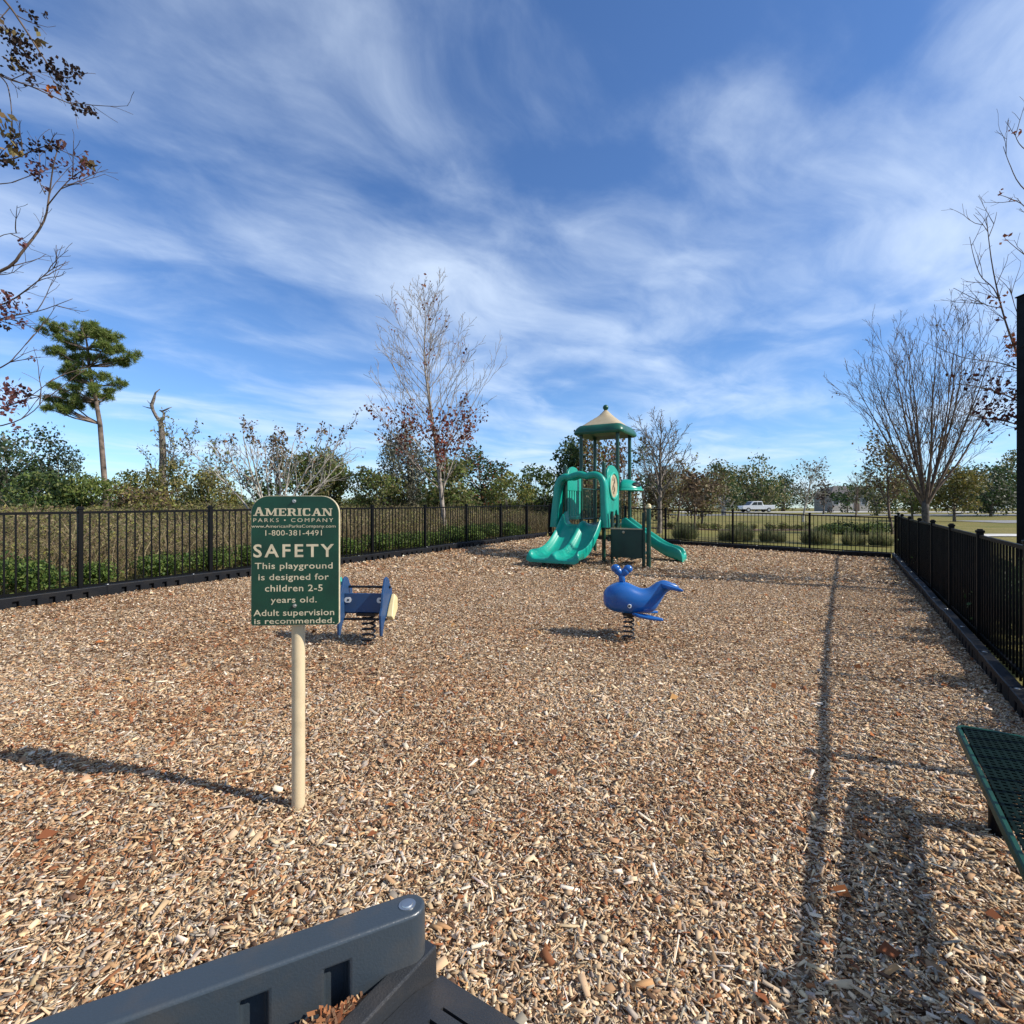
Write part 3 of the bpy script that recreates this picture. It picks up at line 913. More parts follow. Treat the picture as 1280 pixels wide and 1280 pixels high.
# ------------------------------------------------------------------ bench
bz = .335
fa = Vector((2.394, 2.761, 0)); bd = Vector((-.553, -.833, 0)); bn = Vector((.833, -.553, 0)); BLn, BW = 1.83, .28
gb = gz(2.2, 2.2)
bench = thing('bench', 'green perforated metal bench cropped by the right edge', 'bench', (fa.x, fa.y, 0))
mb = MB()
Bp = lambda a, b, z: bd * a + bn * b + Vector((0, 0, z))
nA = 60; nB = 10
for i in range(1, nA):
    a = BLn * i / nA
    mb.bar(Bp(a, .02, bz - .004), Bp(a, BW - .02, bz - .004), .0165, .005)
for j in range(1, nB):
    b = BW * j / nB
    mb.bar(Bp(.02, b, bz - .0035), Bp(BLn - .02, b, bz - .0035), .0115, .005)
seat = mb.build('seat', M['lattice'], bench)
out = []
rc = .045
for cx, cy, a0 in ((rc, rc, 180), (BLn - rc, rc, 270), (BLn - rc, BW - rc, 0), (rc, BW - rc, 90)):
    for q in range(7):
        a = R(a0 + 15 * q); out.append((cx + rc * math.cos(a), cy + rc * math.sin(a)))
rr = MB(); n = len(out)
prof_ = [(-.014, .000), (.0, .002), (.006, -.004), (.008, -.034), (.0, -.04), (-.004, -.034), (-.005, -.008), (-.014, -.006)]
rings = []
for i, (a, b) in enumerate(out):
    p0 = out[i - 1]; p1 = out[(i + 1) % n]
    tx, ty = p1[0] - p0[0], p1[1] - p0[1]; l = math.hypot(tx, ty); nx, ny = ty / l, -tx / l
    rings.append([Bp(a + nx * o_, b + ny * o_, bz + h) for o_, h in prof_])
rings.append(rings[0])
rr.loft(rings, closed=True, caps=False)
rr.build('rim', M['bench'], seat, smooth=True, auto=40)
for a in (.20, BLn - .3):
    mb = MB(); mb.tube([Bp(a, BW / 2, gb - .2), Bp(a, BW / 2, bz - .05)], .045, 16)
    mb.bar(Bp(a, .015, bz - .055), Bp(a, BW - .015, bz - .055), .05, .05)
    mb.tube([Bp(a, BW / 2, bz - .16), Bp(a, .05, bz - .075)], .017, 8)
    mb.tube([Bp(a, BW / 2, bz - .16), Bp(a, BW - .05, bz - .075)], .017, 8)
    mb.build('leg', M['black'], bench, smooth=True, auto=40)

# ------------------------------------------------------------------ play structure
pr = math.atan2(-.504, .86)
play = thing('play_structure', 'green playground tower with double slide and tan peaked roof', 'playset', (2.26, 12.6, 0), pr)
PS = 1.03
def lg(u, v):
    x = 2.26 + .863 * u + .505 * v; y = 12.6 - .505 * u + .863 * v
    return gz(x, y)
ZD = 1.08
for (u, v, top) in ((-PS, 0, 2.56), (0, 0, 2.60), (-PS, PS, 3.56), (0, PS, 3.56), (-PS, 2 * PS, 3.56), (0, 2 * PS, 3.56)):
    mb = MB(); mb.tube([(u, v, lg(u, v) - .1), (u, v, top)], .048, 16)
    if top < 3: mb.ball((u, v, top), .048, 12, 6)
    for zc in (ZD - .04, 2.3): mb.tube([(u, v, zc - .035), (u, v, zc + .035)], .056, 16)
    mb.build('post', M['dgreen'], play, smooth=True, auto=40)
for v in (PS / 2, 1.5 * PS):
    mb = MB(); mb.box((-PS / 2, v, ZD - .035), (PS - .1, PS - .07, .06)); mb.box((-PS / 2, v, ZD - .12), (.06, PS - .12, .1))
    mb.build('deck', M['panelgreen'], play, bevel=.006)
# roof
ru, rv = -PS / 2, 1.5 * PS
def sq(h, e, n=48):
    ring = []
    for q in range(n):
        a = 2 * math.pi * (q + .5) / n
        c, s = math.cos(a), math.sin(a)
        kx = h / (abs(c) ** e + abs(s) ** e) ** (1 / e)
        ring.append((c * kx, s * kx))
    return ring
mb = MB()
rings = []
for h, z, e in ((.52, 3.56, 26), (.60, 3.495, 26), (.665, 3.485, 24), (.695, 3.525, 22), (.685, 3.585, 22), (.64, 3.67, 20), (.585, 3.735, 12), (.555, 3.74, 12), (.54, 3.70, 12)):
    rings.append([Vector((ru + a, rv + b, z)) for a, b in sq(h, e)])
rim_rings = rings
mb.loft(rings)
roof_rim = mb.build('roof_rim', M['rim'], play, smooth=True, auto=50)
mb = MB(); rings = []
for i in range(15):
    f = i / 14
    h = .552 * (1 - f) + .035 * f - .012 * math.sin(math.pi * f)
    z = 3.735 + .475 * f + .006 * (i % 2)
    rings.append([Vector((ru + a, rv + b, z)) for a, b in sq(h, 9 - 7 * min(1, f * 1.6))])
mb.loft(rings)
roof = mb.build('roof', M['tan'], play, smooth=True, auto=35)
MB().ball((ru, rv, 4.285), .078, 16, 10).tube([(ru, rv, 4.19), (ru, rv, 4.26)], .045, 12).build('finial', M['rim'], roof, smooth=True)


def slide(name, path, uoff, secf, axis, parent, m):
    """path: (distance, floor z); secf(f) -> list of (lateral, height) closed section"""
    rings = []
    for i, (dd, z) in enumerate(path):
        f = i / (len(path) - 1)
        ring = []
        for a, h in secf(f):
            ring.append(Vector((uoff + a, dd, z + h)) if axis == 'v' else Vector((dd, uoff + a, z + h)))
        rings.append(ring)
    mb = MB(); mb.loft(rings)
    return mb.build(name, m, parent, smooth=True, auto=60)


def smooth_path(pts, n):
    out = []
    m = len(pts) - 1
    for i in range(n + 1):
        t = i / n * m; j = min(int(t), m - 1); f = t - j
        p0 = pts[max(j - 1, 0)]; p1 = pts[j]; p2 = pts[j + 1]; p3 = pts[min(j + 2, m)]
        out.append(tuple(.5 * ((2 * b) + (-a + c) * f + (2 * a - 5 * b + 4 * c - d) * f * f + (-a + 3 * b - 3 * c + d) * f ** 3) for a, b, c, d in zip(p0, p1, p2, p3)))
    return out


def lerp_tab(tab, f):
    for (a, x), (b, y) in zip(tab, tab[1:]):
        if f <= b: return x + (y - x) * (f - a) / (b - a)
    return tab[-1][1]


dpath = smooth_path([(.04, ZD + .005), (-.16, ZD - .01), (-.36, .97), (-.62, .765), (-.92, .565), (-1.2, .445), (-1.45, .40), (-1.7, .395), (-1.88, .39), (-1.93, .36)], 36)
def dsec(f):
    h = lerp_tab([(0, .36), (.12, .30), (.3, .22), (.6, .19), (.85, .17), (.94, .10), (1, .02)], f)
    hc = lerp_tab([(0, .02), (.08, .10), (.3, .16), (.8, .15), (.93, .09), (1, .01)], f)
    w_ = .545 + .02 * f + .075 * max(0, (f - .68) / .32)
    t = .045
    top = [(-w_, h - .03), (-w_ + .02, h), (-w_ + .055, h - .012), (-w_ + .085, .09 * min(1, h / .15)), (-w_ + .135, .02), (-w_ + .21, 0), (-.17, 0), (-.10, .02), (-.065, min(.09, hc * .7)), (-.035, hc - .008), (-.012, hc)]
    top = top + [(-a, b) for a, b in reversed(top)]
    bot = [(w_ - .02, -.03), (w_ - .10, -t - .02), (.10, -t - .02), (-.10, -t - .02), (-w_ + .10, -t - .02), (-w_ + .02, -.03)]
    return top + bot
ds = slide('double_slide', dpath, -PS / 2 + .03, dsec, 'v', play, M['teal'])
for u in (-.82, -.33):
    MB().box((u, -1.66, (lg(u, -1.66) - .05 + .30) / 2), (.055, .055, .30 - lg(u, -1.66) + .1)).build('slide_leg', M['dgreen'], play)

# hood over the double slide
base = [(-1.20, 1.02), (-1.185, 1.35), (-1.15, 1.75), (-1.12, 2.02), (-1.05, 2.19), (-.93, 2.265), (-.80, 2.245), (-.66, 2.29), (-.50, 2.31), (-.35, 2.265), (-.20, 2.29), (-.06, 2.27), (.035, 2.17), (.075, 2.0), (.085, 1.7), (.10, 1.35), (.105, 1.03)]
hp_ = smooth_path(base, 48)
secs = [(-.055, .02), (-.05, -.12), (-.065, -.25), (-.06, -.30), (-.03, -.325), (.03, -.335), (.085, -.32), (.10, -.27), (.065, -.10), (.04, .02)]
rings = []
for i, (u, z) in enumerate(hp_):
    a = hp_[max(i - 1, 0)]; b = hp_[min(i + 1, len(hp_) - 1)]
    t = Vector((b[0] - a[0], b[1] - a[1])).normalized(); nx, nz = -t.y, t.x
    wd = 1.0 + .35 * max(0, (1.7 - z) / .7)
    rings.append([Vector((u + nx * o_ * wd, v, z + nz * o_ * wd)) for o_, v in secs])
MB().loft(rings).build('slide_hood', M['teal'], play, smooth=True, auto=70)

# side panels with a wave top; the right one has the round window
def outline_panel():
    pts = [(.07, 1.32), (.13, 1.30), (.17, 1.38), (.22, 1.44), (.28, 1.42), (.32, 1.33), (.40, 1.29), (.58, 1.28), (.66, 1.33), (.70, 1.42), (.76, 1.46), (.82, 1.42), (.86, 1.33), (.95, 1.30), (.97, 1.9), (.97, 2.32), (.92, 2.42), (.80, 2.50), (.62, 2.57), (.44, 2.585), (.28, 2.555), (.16, 2.48), (.08, 2.36), (.07, 1.9)]
    return pts
mb = MB(); mb.prism(outline_panel(), lambda a, b, s: Vector((.06 if s else .0, a, b)))
wpn = mb.build('window_panel', M['teal'], play, smooth=True, auto=35, bevel=.018, segs=3)
cv, cz_ = .53, 2.06
ring = []
for q in range(28):
    a = 2 * math.pi * q / 28
    ring.append([Vector((x_, cv + math.cos(a) * r_ * .92, cz_ + math.sin(a) * r_)) for r_, x_ in ((.36, .05), (.36, .085), (.335, .10), (.30, .085), (.295, .05))])
ring.append(ring[0])
MB().loft(ring, closed=True, caps=False).build('window_ring', M['teal_light'], wpn, smooth=True, auto=60)
MB().tube([(.058, cv, cz_), (.070, cv, cz_)], .30, 28).build('tan_disc', M['tan'], wpn)
mb = MB()
for (a, b, r_, s_) in ((.06, .13, .05, 1.5), (-.06, .16, .04, 1.2), (.0, .03, .045, 1.6), (.05, -.08, .055, 1.3), (-.07, -.05, .04, 1.8), (.0, -.17, .05, 1.0), (-.04, .22, .03, 1.), (.09, .2, .03, 1.)):
    mb.ball((.068, cv + a, cz_ + b), r_, 8, 6, (.18, 1, s_))
mb.build('relief', M['darkbrown'], wpn, smooth=True)
# left panel: solid wavy head with vertical bars below
mb = MB(); top = [(.07, 1.95), (.97, 1.95), (.97, 2.32), (.92, 2.42), (.80, 2.50), (.62, 2.57), (.44, 2.585), (.28, 2.555), (.16, 2.48), (.07, 2.36)]
mb.prism(top, lambda a, b, s: Vector((-PS + (.03 if s else -.03), a, b)))
mb.box((-PS, .52, 1.24), (.05, .90, .09))
lp = mb.build('bar_panel', M['teal'], play, smooth=True, auto=35, bevel=.012)
for q in range(6):
    MB().box((-PS, .14 + q * .152, 1.60), (.042, .085, .76)).build('slat', M['teal_light'], lp, bevel=.01)
# pipe barriers round the roofed deck
def pipe_barrier(a, b):
    mb = MB(); a = Vector(a); b = Vector(b)
    for z in (ZD + .12, ZD + .95): mb.tube([a + Vector((0, 0, z)), b + Vector((0, 0, z))], .02, 8)
    for q in range(1, 9):
        p = a.lerp(b, q / 9); mb.tube([p + Vector((0, 0, ZD + .12)), p + Vector((0, 0, ZD + .95))], .013, 7)
    mb.build('pipe_barrier', M['dgreen'], play, smooth=True, auto=50)
pipe_barrier((-PS, PS + .05, 0), (-PS, 2 * PS - .05, 0))
pipe_barrier((-PS + .05, 2 * PS, 0), (-.05, 2 * PS, 0))
# single slide to the right
spath = smooth_path([(.02, ZD + .0), (.14, ZD - .01), (.30, .96), (.52, .82), (.78, .66), (1.02, .50), (1.22, .395), (1.38, .345), (1.52, .30), (1.60, .25)], 32)
def ssec(f):
    h = lerp_tab([(0, .10), (.1, .17), (.3, .15), (.6, .15), (.78, .17), (.9, .15), (.96, .10), (1, .03)], f)
    w_ = .26
    top = [(-w_, h - .03), (-w_ + .015, h), (-w_ + .045, h), (-w_ + .06, h - .03), (-w_ + .075, .05 * min(1, h / .1)), (-w_ + .12, 0), (-.05, -.005)]
    top = top + [(-a, b) for a, b in reversed(top)]
    return top + [(w_ + .005, -.10), (w_ - .03, -.14), (-w_ + .03, -.14), (-w_ - .005, -.10)]
slide('single_slide', spath, 1.5 * PS, ssec, 'u', play, M['teal'])
MB().box((1.40, 1.5 * PS, (lg(1.4, 1.55) - .05 + .28) / 2), (.05, .05, .28 - lg(1.4, 1.55) + .05)).build('slide_leg', M['dgreen'], play)
# visor above the single slide
rings = []
c0 = (0.02, 1.5 * PS, 1.97)
for i in range(9):
    el = R(i * 11.25)
    ring = []
    for q in range(17):
        az = R(-90 + q * 11.25)
        ring.append(Vector((c0[0] + math.cos(az) * math.cos(el) * .46, c0[1] + math.sin(az) * math.cos(el) * .47, c0[2] + math.sin(el) * .30)))
    rings.append(ring)
vz = MB(); vz.loft(rings, closed=False)
visor = vz.build('slide_canopy', M['teal'], play, smooth=True, solid=.03)
mb = MB(); pts = [Vector((c0[0] + math.cos(R(-90 + q * 11.25)) * .475, c0[1] + math.sin(R(-90 + q * 11.25)) * .485, c0[2] + .012)) for q in range(17)]
mb.tube(pts, .026, 8); mb.build('canopy_lip', M['teal_light'], visor, smooth=True)
mb = MB()
for q in range(1):
    rr_ = []
    for t in range(20):
        a = 2 * math.pi * t / 20
        az = R(-18) + math.cos(a) * .42; el = R(30) + math.sin(a) * .20
        rr_.append(Vector((c0[0] + math.cos(az) * math.cos(el) * .505, c0[1] + math.sin(az) * math.cos(el) * .515, c0[2] + math.sin(el) * .335)))
    ctr = sum(rr_, Vector()) / 20
    ctr = Vector(c0) + (ctr - Vector(c0)) * 1.09
    mb.add(rr_ + [ctr], [(t, (t + 1) % 20, 20) for t in range(20)])
mb.build('canopy_slot', M['black'], visor)
# transfer station
mb = MB(); mb.box((.665, -.30, .665), (.74, .03, .66)); mb.build('side_board', M['panelgreen'], play, bevel=.006)
MB().box((.665, -.30, 1.012), (.77, .05, .03)).build('board_rail', M['tan'], play, bevel=.005)
MB().ball((.60, -.32, .93), .032, 12, 8).build('knob', M['tan'], play, smooth=True)
mb = MB(); mb.tube([(1.19, -.30, lg(1.19, -.3) - .1), (1.19, -.30, 1.53)], .05, 16); tp = mb.build('transfer_post', M['dgreen'], play, smooth=True, auto=40)
mb = MB(); mb.ball((1.19, -.30, 1.545), .056, 16, 10); mb.tube([(1.19, -.30, 1.49), (1.19, -.30, 1.545)], .056, 16); mb.build('post_cap', M['cream'], tp, smooth=True)
for (u, v, t) in ((1.06, -.27, 1.40), (.30, -.25, 1.42), (.85, .5, .9), (.16, .5, 1.05)):
    MB().tube([(u, v, lg(u, v) - .1), (u, v, t)], .036, 10).build('stair_post', M['panelgreen'], play, smooth=True, auto=40)
for (u0, z) in ((.88, .42), (.60, .62), (.32, .84)):
    mb = MB(); mb.box((u0, .12, z), (.27, .72, .035)); mb.box((u0 - .13, .12, z - .08), (.02, .72, .14)); mb.build('step', M['panelgreen'], play, bevel=.004)

# ------------------------------------------------------------------ vegetation helpers
def leaf_quads(C, size, n_bias=None, aspect=.6, droop=0.):
    n = len(C)
    a = rng.normal(size=(n, 3)); a[:, 2] -= droop; a /= np.linalg.norm(a, axis=1, keepdims=True)
    b = rng.normal(size=(n, 3)); b -= a * (a * b).sum(1, keepdims=True); b /= np.linalg.norm(b, axis=1, keepdims=True) + 1e-9
    L = (size * rng.uniform(.6, 1.4, n))[:, None]; W = L * aspect
    V = np.stack([C - a * L * .5, C + b * W * .5 - a * L * .05, C + a * L * .5, C - b * W * .5 - a * L * .05], 1).reshape(-1, 3)
    return V, np.arange(n * 4).reshape(-1, 4)


def pick(cols, n, jit=.25):
    cols = np.array(cols); c = cols[rng.integers(0, len(cols), n)]
    return np.clip(c * rng.uniform(1 - jit, 1 + jit, (n, 1)), .003, .9)


GREEN_D = [(.036, .066, .022), (.050, .088, .027), (.070, .104, .034), (.028, .050, .018)]
GREEN_M = [(.120, .162, .036), (.155, .195, .046), (.086, .125, .030), (.180, .192, .056)]
GREEN_Y = [(.240, .215, .052), (.190, .190, .044), (.280, .225, .064), (.135, .155, .038)]
OLIVE = [(.200, .178, .068), (.158, .160, .054), (.240, .200, .086), (.120, .128, .048)]
GREYG = [(.150, .148, .105), (.115, .122, .080), (.180, .168, .125), (.092, .098, .062)]
RUST = [(.20, .075, .028), (.16, .085, .032), (.13, .050, .024), (.10, .085, .034)]
REDL = [(.115, .030, .022), (.090, .024, .020), (.15, .050, .028), (.070, .024, .018)]
BROWN = [(.155, .105, .060), (.12, .080, .046), (.20, .145, .088), (.09, .060, .036)]


def lobes_cloud(lobes, per, size, cols, shell=.45, aspect=.6, droop=0.):
    Cs = []; Ks = []
    for (c, r, tint) in lobes:
        n = int(2.1 * per * (r[0] * r[1] * r[2]) ** (2 / 3))
        n = max(n, 25)
        d = rng.normal(size=(n, 3)); d /= np.linalg.norm(d, axis=1, keepdims=True)
        rad = shell + (1.06 - shell) * rng.random(n) ** .6
        fl_ = rng.random(n) < .09; rad = np.where(fl_, rng.uniform(1.0, 1.5, n), rad)
        rad *= 1 + .28 * np.sin(d[:, 0] * 5 + c[0] * 3) * np.sin(d[:, 1] * 4 + c[1]) * np.cos(d[:, 2] * 5 + c[2])
        p = np.array(c) + d * rad[:, None] * np.array(r)
        Cs.append(p); Ks.append(pick(cols, n) * tint)
    C = np.concatenate(Cs); K = np.concatenate(Ks)
    V, Fc = leaf_quads(C, size, aspect=aspect, droop=droop)
    return V, Fc, K


def foliage_tree(name, label, x, y, width, top, crown0, cols, cat='tree', nl=14, per=300, size=.16, trunk_r=None, bark='bark', seed=0, group=None, depth=None, flat=.8, kind_leaf='leaf', shell=.4, multi=1):
    """top, crown0 = heights above ground of crown top and crown base"""
    r = random.Random(seed)
    g = gz(x, y)
    root = thing(name, label, cat, (x, y, g), 0, group)
    hw = width / 2; dp = (depth or width) / 2
    hc = (top - crown0) / 2; zc = crown0 + hc
    lobes = []
    for i in range(nl):
        for _ in range(50):
            a, b, c = r.uniform(-1, 1), r.uniform(-1, 1), r.uniform(-1, 1)
            if .2 < a * a + b * b + c * c < 1: break
        lr = r.uniform(.24, .42)
        lobes.append(((a * hw * .78, b * dp * .78, zc + c * hc * .78), (lr * hw, lr * dp, lr * max(hc, hw * .5) * flat), r.uniform(.78, 1.2)))
    V, Fc, K = lobes_cloud(lobes, per / max(.2, size / .16) ** 2, size, cols, shell)
    for ax_, lo_t, hi_t in ((0, -hw, hw), (2, crown0, top)):
        lo_q, hi_q = np.percentile(V[:, ax_], (1.2, 99.6))
        f_ = (hi_t - lo_t) / (hi_q - lo_q)
        V[:, ax_] = (V[:, ax_] - lo_q) * f_ + lo_t
        for li, (c, rr_, tt) in enumerate(lobes):
            c = list(c); c[ax_] = (c[ax_] - lo_q) * f_ + lo_t; lobes[li] = (tuple(c), rr_, tt)
    np_mesh('crown', V, Fc, M[kind_leaf], K, root)
    mb = MB(); tr = trunk_r or max(.05, .045 * top * .5)
    for m_ in range(multi):
        bx, by = (0, 0) if multi == 1 else (r.uniform(-.3, .3), r.uniform(-.3, .3))
        lean = Vector((r.uniform(-.1, .1) * top, r.uniform(-.1, .1) * top, zc))
        mb.tube([(bx, by, -.2), lean * .3 + Vector((bx, by, 0)), lean * .65 + Vector((bx, by, 0)), lean + Vector((bx, by, 0))], [tr * 1.15, tr * .9, tr * .6, tr * .3], 7)
    for (c, rr_, _) in lobes:
        s = Vector((0, 0, max(crown0 * .6, c[2] * .45)))
        mid = s.lerp(Vector(c), .5) + Vector((0, 0, -.08 * top))
        mb.tube([s, mid, Vector(c)], [tr * .38, tr * .25, tr * .10], 5)
    mb.build('trunk', M[bark], root, smooth=True)
    return root


def grow(mb, tips, p, d, L, r, lvl, cfg, rs):
    n = cfg['seg'][lvl]; pts = [p.copy()]; rad = [r]; dc = d.copy(); dirs = [d.copy()]
    for i in range(n):
        dc = (dc + Vector((rs.gauss(0, 1), rs.gauss(0, 1), rs.gauss(0, 1))) * cfg['wan'][lvl] + Vector((0, 0, cfg['up'][lvl]))).normalized()
        p = p + dc * (L / n); pts.append(p.copy()); dirs.append(dc.copy())
        rad.append(max(r * (1 - (i + 1) / n * (1 - cfg['tap'][lvl])), cfg['rmin']))
    mb.tube(pts, rad, cfg['sides'][lvl], cap=False)
    if lvl + 1 < len(cfg['seg']):
        nc = cfg['n'][lvl]; a0 = rs.uniform(0, 6.28)
        for k in range(nc):
            f = cfg['f0'][lvl] + (1 - cfg['f0'][lvl]) * (k + rs.random()) / nc
            t = f * n; j = min(int(t), n - 1)
            q = pts[j].lerp(pts[j + 1], t - j); dl = dirs[min(j + 1, n)]
            ort = dl.orthogonal().normalized(); a0 += 2.4 + rs.uniform(-.4, .4)
            ort = Quaternion(dl, a0) @ ort
            ang = R(cfg['ang'][lvl] + rs.uniform(-1, 1) * cfg['angv'][lvl])
            cd = (dl * math.cos(ang) + ort * math.sin(ang)).normalized()
            Lc = L * cfg['len'][lvl] * (1 - cfg['fall'][lvl] * f) * rs.uniform(.7, 1.2)
            rc_ = max(rad[j] * cfg['rr'][lvl], cfg['rmin'])
            grow(mb, tips, q, cd, Lc, rc_, lvl + 1, cfg, rs)
    if lvl >= cfg.get('tiplvl', 2): tips.append(pts)


def leaves_on(tips, prob, per, size, cols, spread, zfun=None, rs=random):
    C = []
    for pts in tips:
        m = pts[len(pts) // 2]
        if rs.random() > (prob * (zfun(m) if zfun else 1)): continue
        for _ in range(rs.randint(max(1, per // 2), per)):
            q = rs.choice(pts[1:])
            C.append((q.x + rs.gauss(0, spread), q.y + rs.gauss(0, spread), q.z + rs.gauss(0, spread)))
    C = np.array(C) if C else np.zeros((1, 3))
    V, Fc = leaf_quads(C, size, aspect=.65, droop=.4)
    return V, Fc, pick(cols, len(C))


def bare_tree(name, label, x, y, cfg, H, r, d0=(0, 0, 1), bark='bark_twig', leaf=None, seed=1, cat='tree', group=None, rz=0, starts=None):
    rs = random.Random(seed)
    root = thing(name, label, cat, (x, y, gz(x, y)), rz, group)
    mb = MB(); tips = []
    if starts:
        for s in starts: grow(mb, tips, Vector(s[0]), Vector(s[1]).normalized(), s[2], s[3], 0, cfg, rs)
    else:
        grow(mb, tips, Vector((0, 0, -.15)), Vector(d0).normalized(), H, r, 0, cfg, rs)
    mb.build('trunk', M[bark], root, smooth=True)
    if leaf:
        V, Fc, K = leaves_on(tips, leaf['p'], leaf['n'], leaf['size'], leaf['cols'], leaf['spread'], leaf.get('z'), rs)
        np_mesh('crown', V, Fc, M['dryleaf'], K, root)
    return root


# ------------------------------------------------------------------ bare tree with red leaves behind the far-left fence
xT, yT = (557 - 640) / F * 17.6, 17.6
CFG_UP = dict(seg=[14, 8, 5, 4], wan=[.035, .05, .08, .10], up=[.03, .085, .05, .02], tap=[.10, .15, .2, .4], sides=[8, 6, 4, 3], n=[44, 8, 4], f0=[.17, .22, .2], ang=[46, 25, 30], angv=[9, 8, 12], len=[.52, .42, .42], fall=[.70, .4, .3], rr=[.34, .5, .6], rmin=.0055, tiplvl=2)
bare_tree('maple_tree', 'slender bare tree with rusty red leaves behind the left fence', xT, yT, CFG_UP, 8.3, .088, bark='bark_myrtle',
          leaf=dict(p=.98, n=10, size=.115, cols=[(.16, .045, .03), (.13, .036, .028), (.20, .07, .038)] + REDL[:1] + RUST[:1], spread=.10, z=lambda m: max(.0, 1.25 - abs(m.z - 3.1) / 1.35) * max(.25, 1.3 - math.hypot(m.x, m.y) / 2.0) + .012), seed=5)

# ------------------------------------------------------------------ big vase shaped bare tree on the right
xB, yB = (1157 - 640) / F * 19.5, 19.5
CFG_V = dict(seg=[9, 6, 5, 3], wan=[.03, .035, .05, .07], up=[.05, .05, .035, .01], tap=[.16, .18, .25, .4], sides=[6, 5, 4, 3], n=[11, 5, 3], f0=[.10, .15, .2], ang=[21, 22, 26], angv=[8, 8, 10], len=[.50, .48, .45], fall=[.50, .35, .3], rr=[.40, .5, .6], rmin=.0055, tiplvl=2)
rs = random.Random(4)
starts = [((0, 0, -.2), (.02, 0, 1), 2.1, .12)]
sts = []
for i in range(15):
    a = 2.4 * i; th = R(6 + 37 * ((i % 5) + .5) / 5) * (.76 if math.cos(a) < -.3 else 1.06)
    sts.append(((0.01 * math.cos(a), .01 * math.sin(a), 1.35 + .05 * (i % 7)), (math.sin(th) * math.cos(a) + .10, math.sin(th) * math.sin(a), math.cos(th)), rs.uniform(5.7, 6.9) * (1.0 - .12 * (i % 5) / 5), .048))
btree = bare_tree('vase_tree', 'large bare vase shaped tree behind the right fence corner', xB, yB, CFG_V, 0, 0, bark='bark_twig', leaf=dict(p=.10, n=3, size=.11, cols=[(.20, .13, .05), (.15, .095, .045), (.24, .17, .06)], spread=.12, z=lambda m: max(.03, 1.5 - abs(m.z - 2.8) / 1.4)), seed=9, starts=sts)
MB().tube([(0, 0, -.25), (.01, 0, .6), (0, .01, 1.3), (0, 0, 1.75)], [.17, .12, .125, .105], 10).build('trunk_base', M['bark_dark'], btree, smooth=True)

# ------------------------------------------------------------------ other bare trees
CFG_S = dict(seg=[7, 6, 4, 3], wan=[.05, .08, .10, .14], up=[.03, .06, .04, 0], tap=[.25, .2, .3, .4], sides=[6, 4, 3, 3], n=[14, 6, 4], f0=[.28, .2, .2], ang=[36, 32, 36], angv=[14, 12, 14], len=[.66, .46, .46], fall=[.5, .4, .3], rr=[.5, .55, .6], rmin=.011, tiplvl=2)


def bare(px, py, d, top_py, label, seed, bark='bark_twig', leaf=None, lean=0., cfg=CFG_S, rr_=None, name='bare_tree'):
    x = (px - 640) / F * d
    Ht = CAMZ - (top_py - HZ) / F * d - gz(x, d)
    return bare_tree(name, label, x, d, cfg, Ht * .83, rr_ or Ht * .018, (lean, 0, 1), bark, leaf, seed)


bare(824, 640, 25, 520, 'bare grey tree with fine upswept twigs just right of the playset', 21, lean=.02, cfg=dict(CFG_S, n=[20, 8, 5], rmin=.010), rr_=.13, bark='bark')
bare(868, 640, 30, 590, 'small brownish bare tree left of the dark oaks', 22, leaf=dict(p=.6, n=3, size=.2, cols=BROWN, spread=.15))
bare(846, 640, 34, 575, 'bare twiggy tree between the playset and the brownish tree', 23, leaf=dict(p=.35, n=3, size=.2, cols=OLIVE, spread=.2))
bare(1004, 640, 44, 578, 'pale bare tree with rounded crown right of the pickup truck', 24, bark='bark_pale', leaf=dict(p=.6, n=2, size=.2, cols=GREYG, spread=.2))
bare(1116, 640, 27, 556, 'small brown tree left of the vase shaped tree', 25, leaf=dict(p=.75, n=4, size=.17, cols=BROWN + OLIVE, spread=.2))
bare(1070, 640, 60, 590, 'thin bare tree standing before the distant house', 26, leaf=None)

# crape myrtle with seed heads behind the sign
xC, yC = (346 - 640) / F * 15.0, 15.0
CFG_C = dict(seg=[6, 5, 4], wan=[.06, .08, .12], up=[-.035, .01, .02], tap=[.3, .3, .4], sides=[6, 4, 3], n=[8, 4], f0=[.45, .2], ang=[27, 32], angv=[10, 14], len=[.36, .5], fall=[.45, .3], rr=[.5, .6], rmin=.007, tiplvl=1)
sts = []
for i, (th, az, L_) in enumerate(((34, 175, 3.7), (24, 200, 3.5), (30, 5, 3.6), (40, -20, 3.9), (16, 80, 3.1), (48, 15, 3.5), (38, 150, 3.3), (28, 250, 3.2), (44, 190, 3.6), (20, 330, 3.3))):
    sts.append(((.05 * math.cos(R(az)), .05 * math.sin(R(az)), -.1), (math.sin(R(th * .58)) * math.cos(R(az)), math.sin(R(th * .58)) * math.sin(R(az)), math.cos(R(th * .58))), L_ * .93, .038))
bare_tree('crape_myrtle_tree', 'pale multi stemmed crape myrtle with dark seed heads behind the sign', xC, yC, CFG_C, 0, 0, bark='bark_pale',
          leaf=dict(p=.85, n=9, size=.09, cols=[(.10, .06, .045), (.20, .10, .05), (.07, .05, .035), (.15, .12, .06)], spread=.06, z=lambda m: 1.0 if m.z > 2.9 else .10), seed=12, starts=sts)

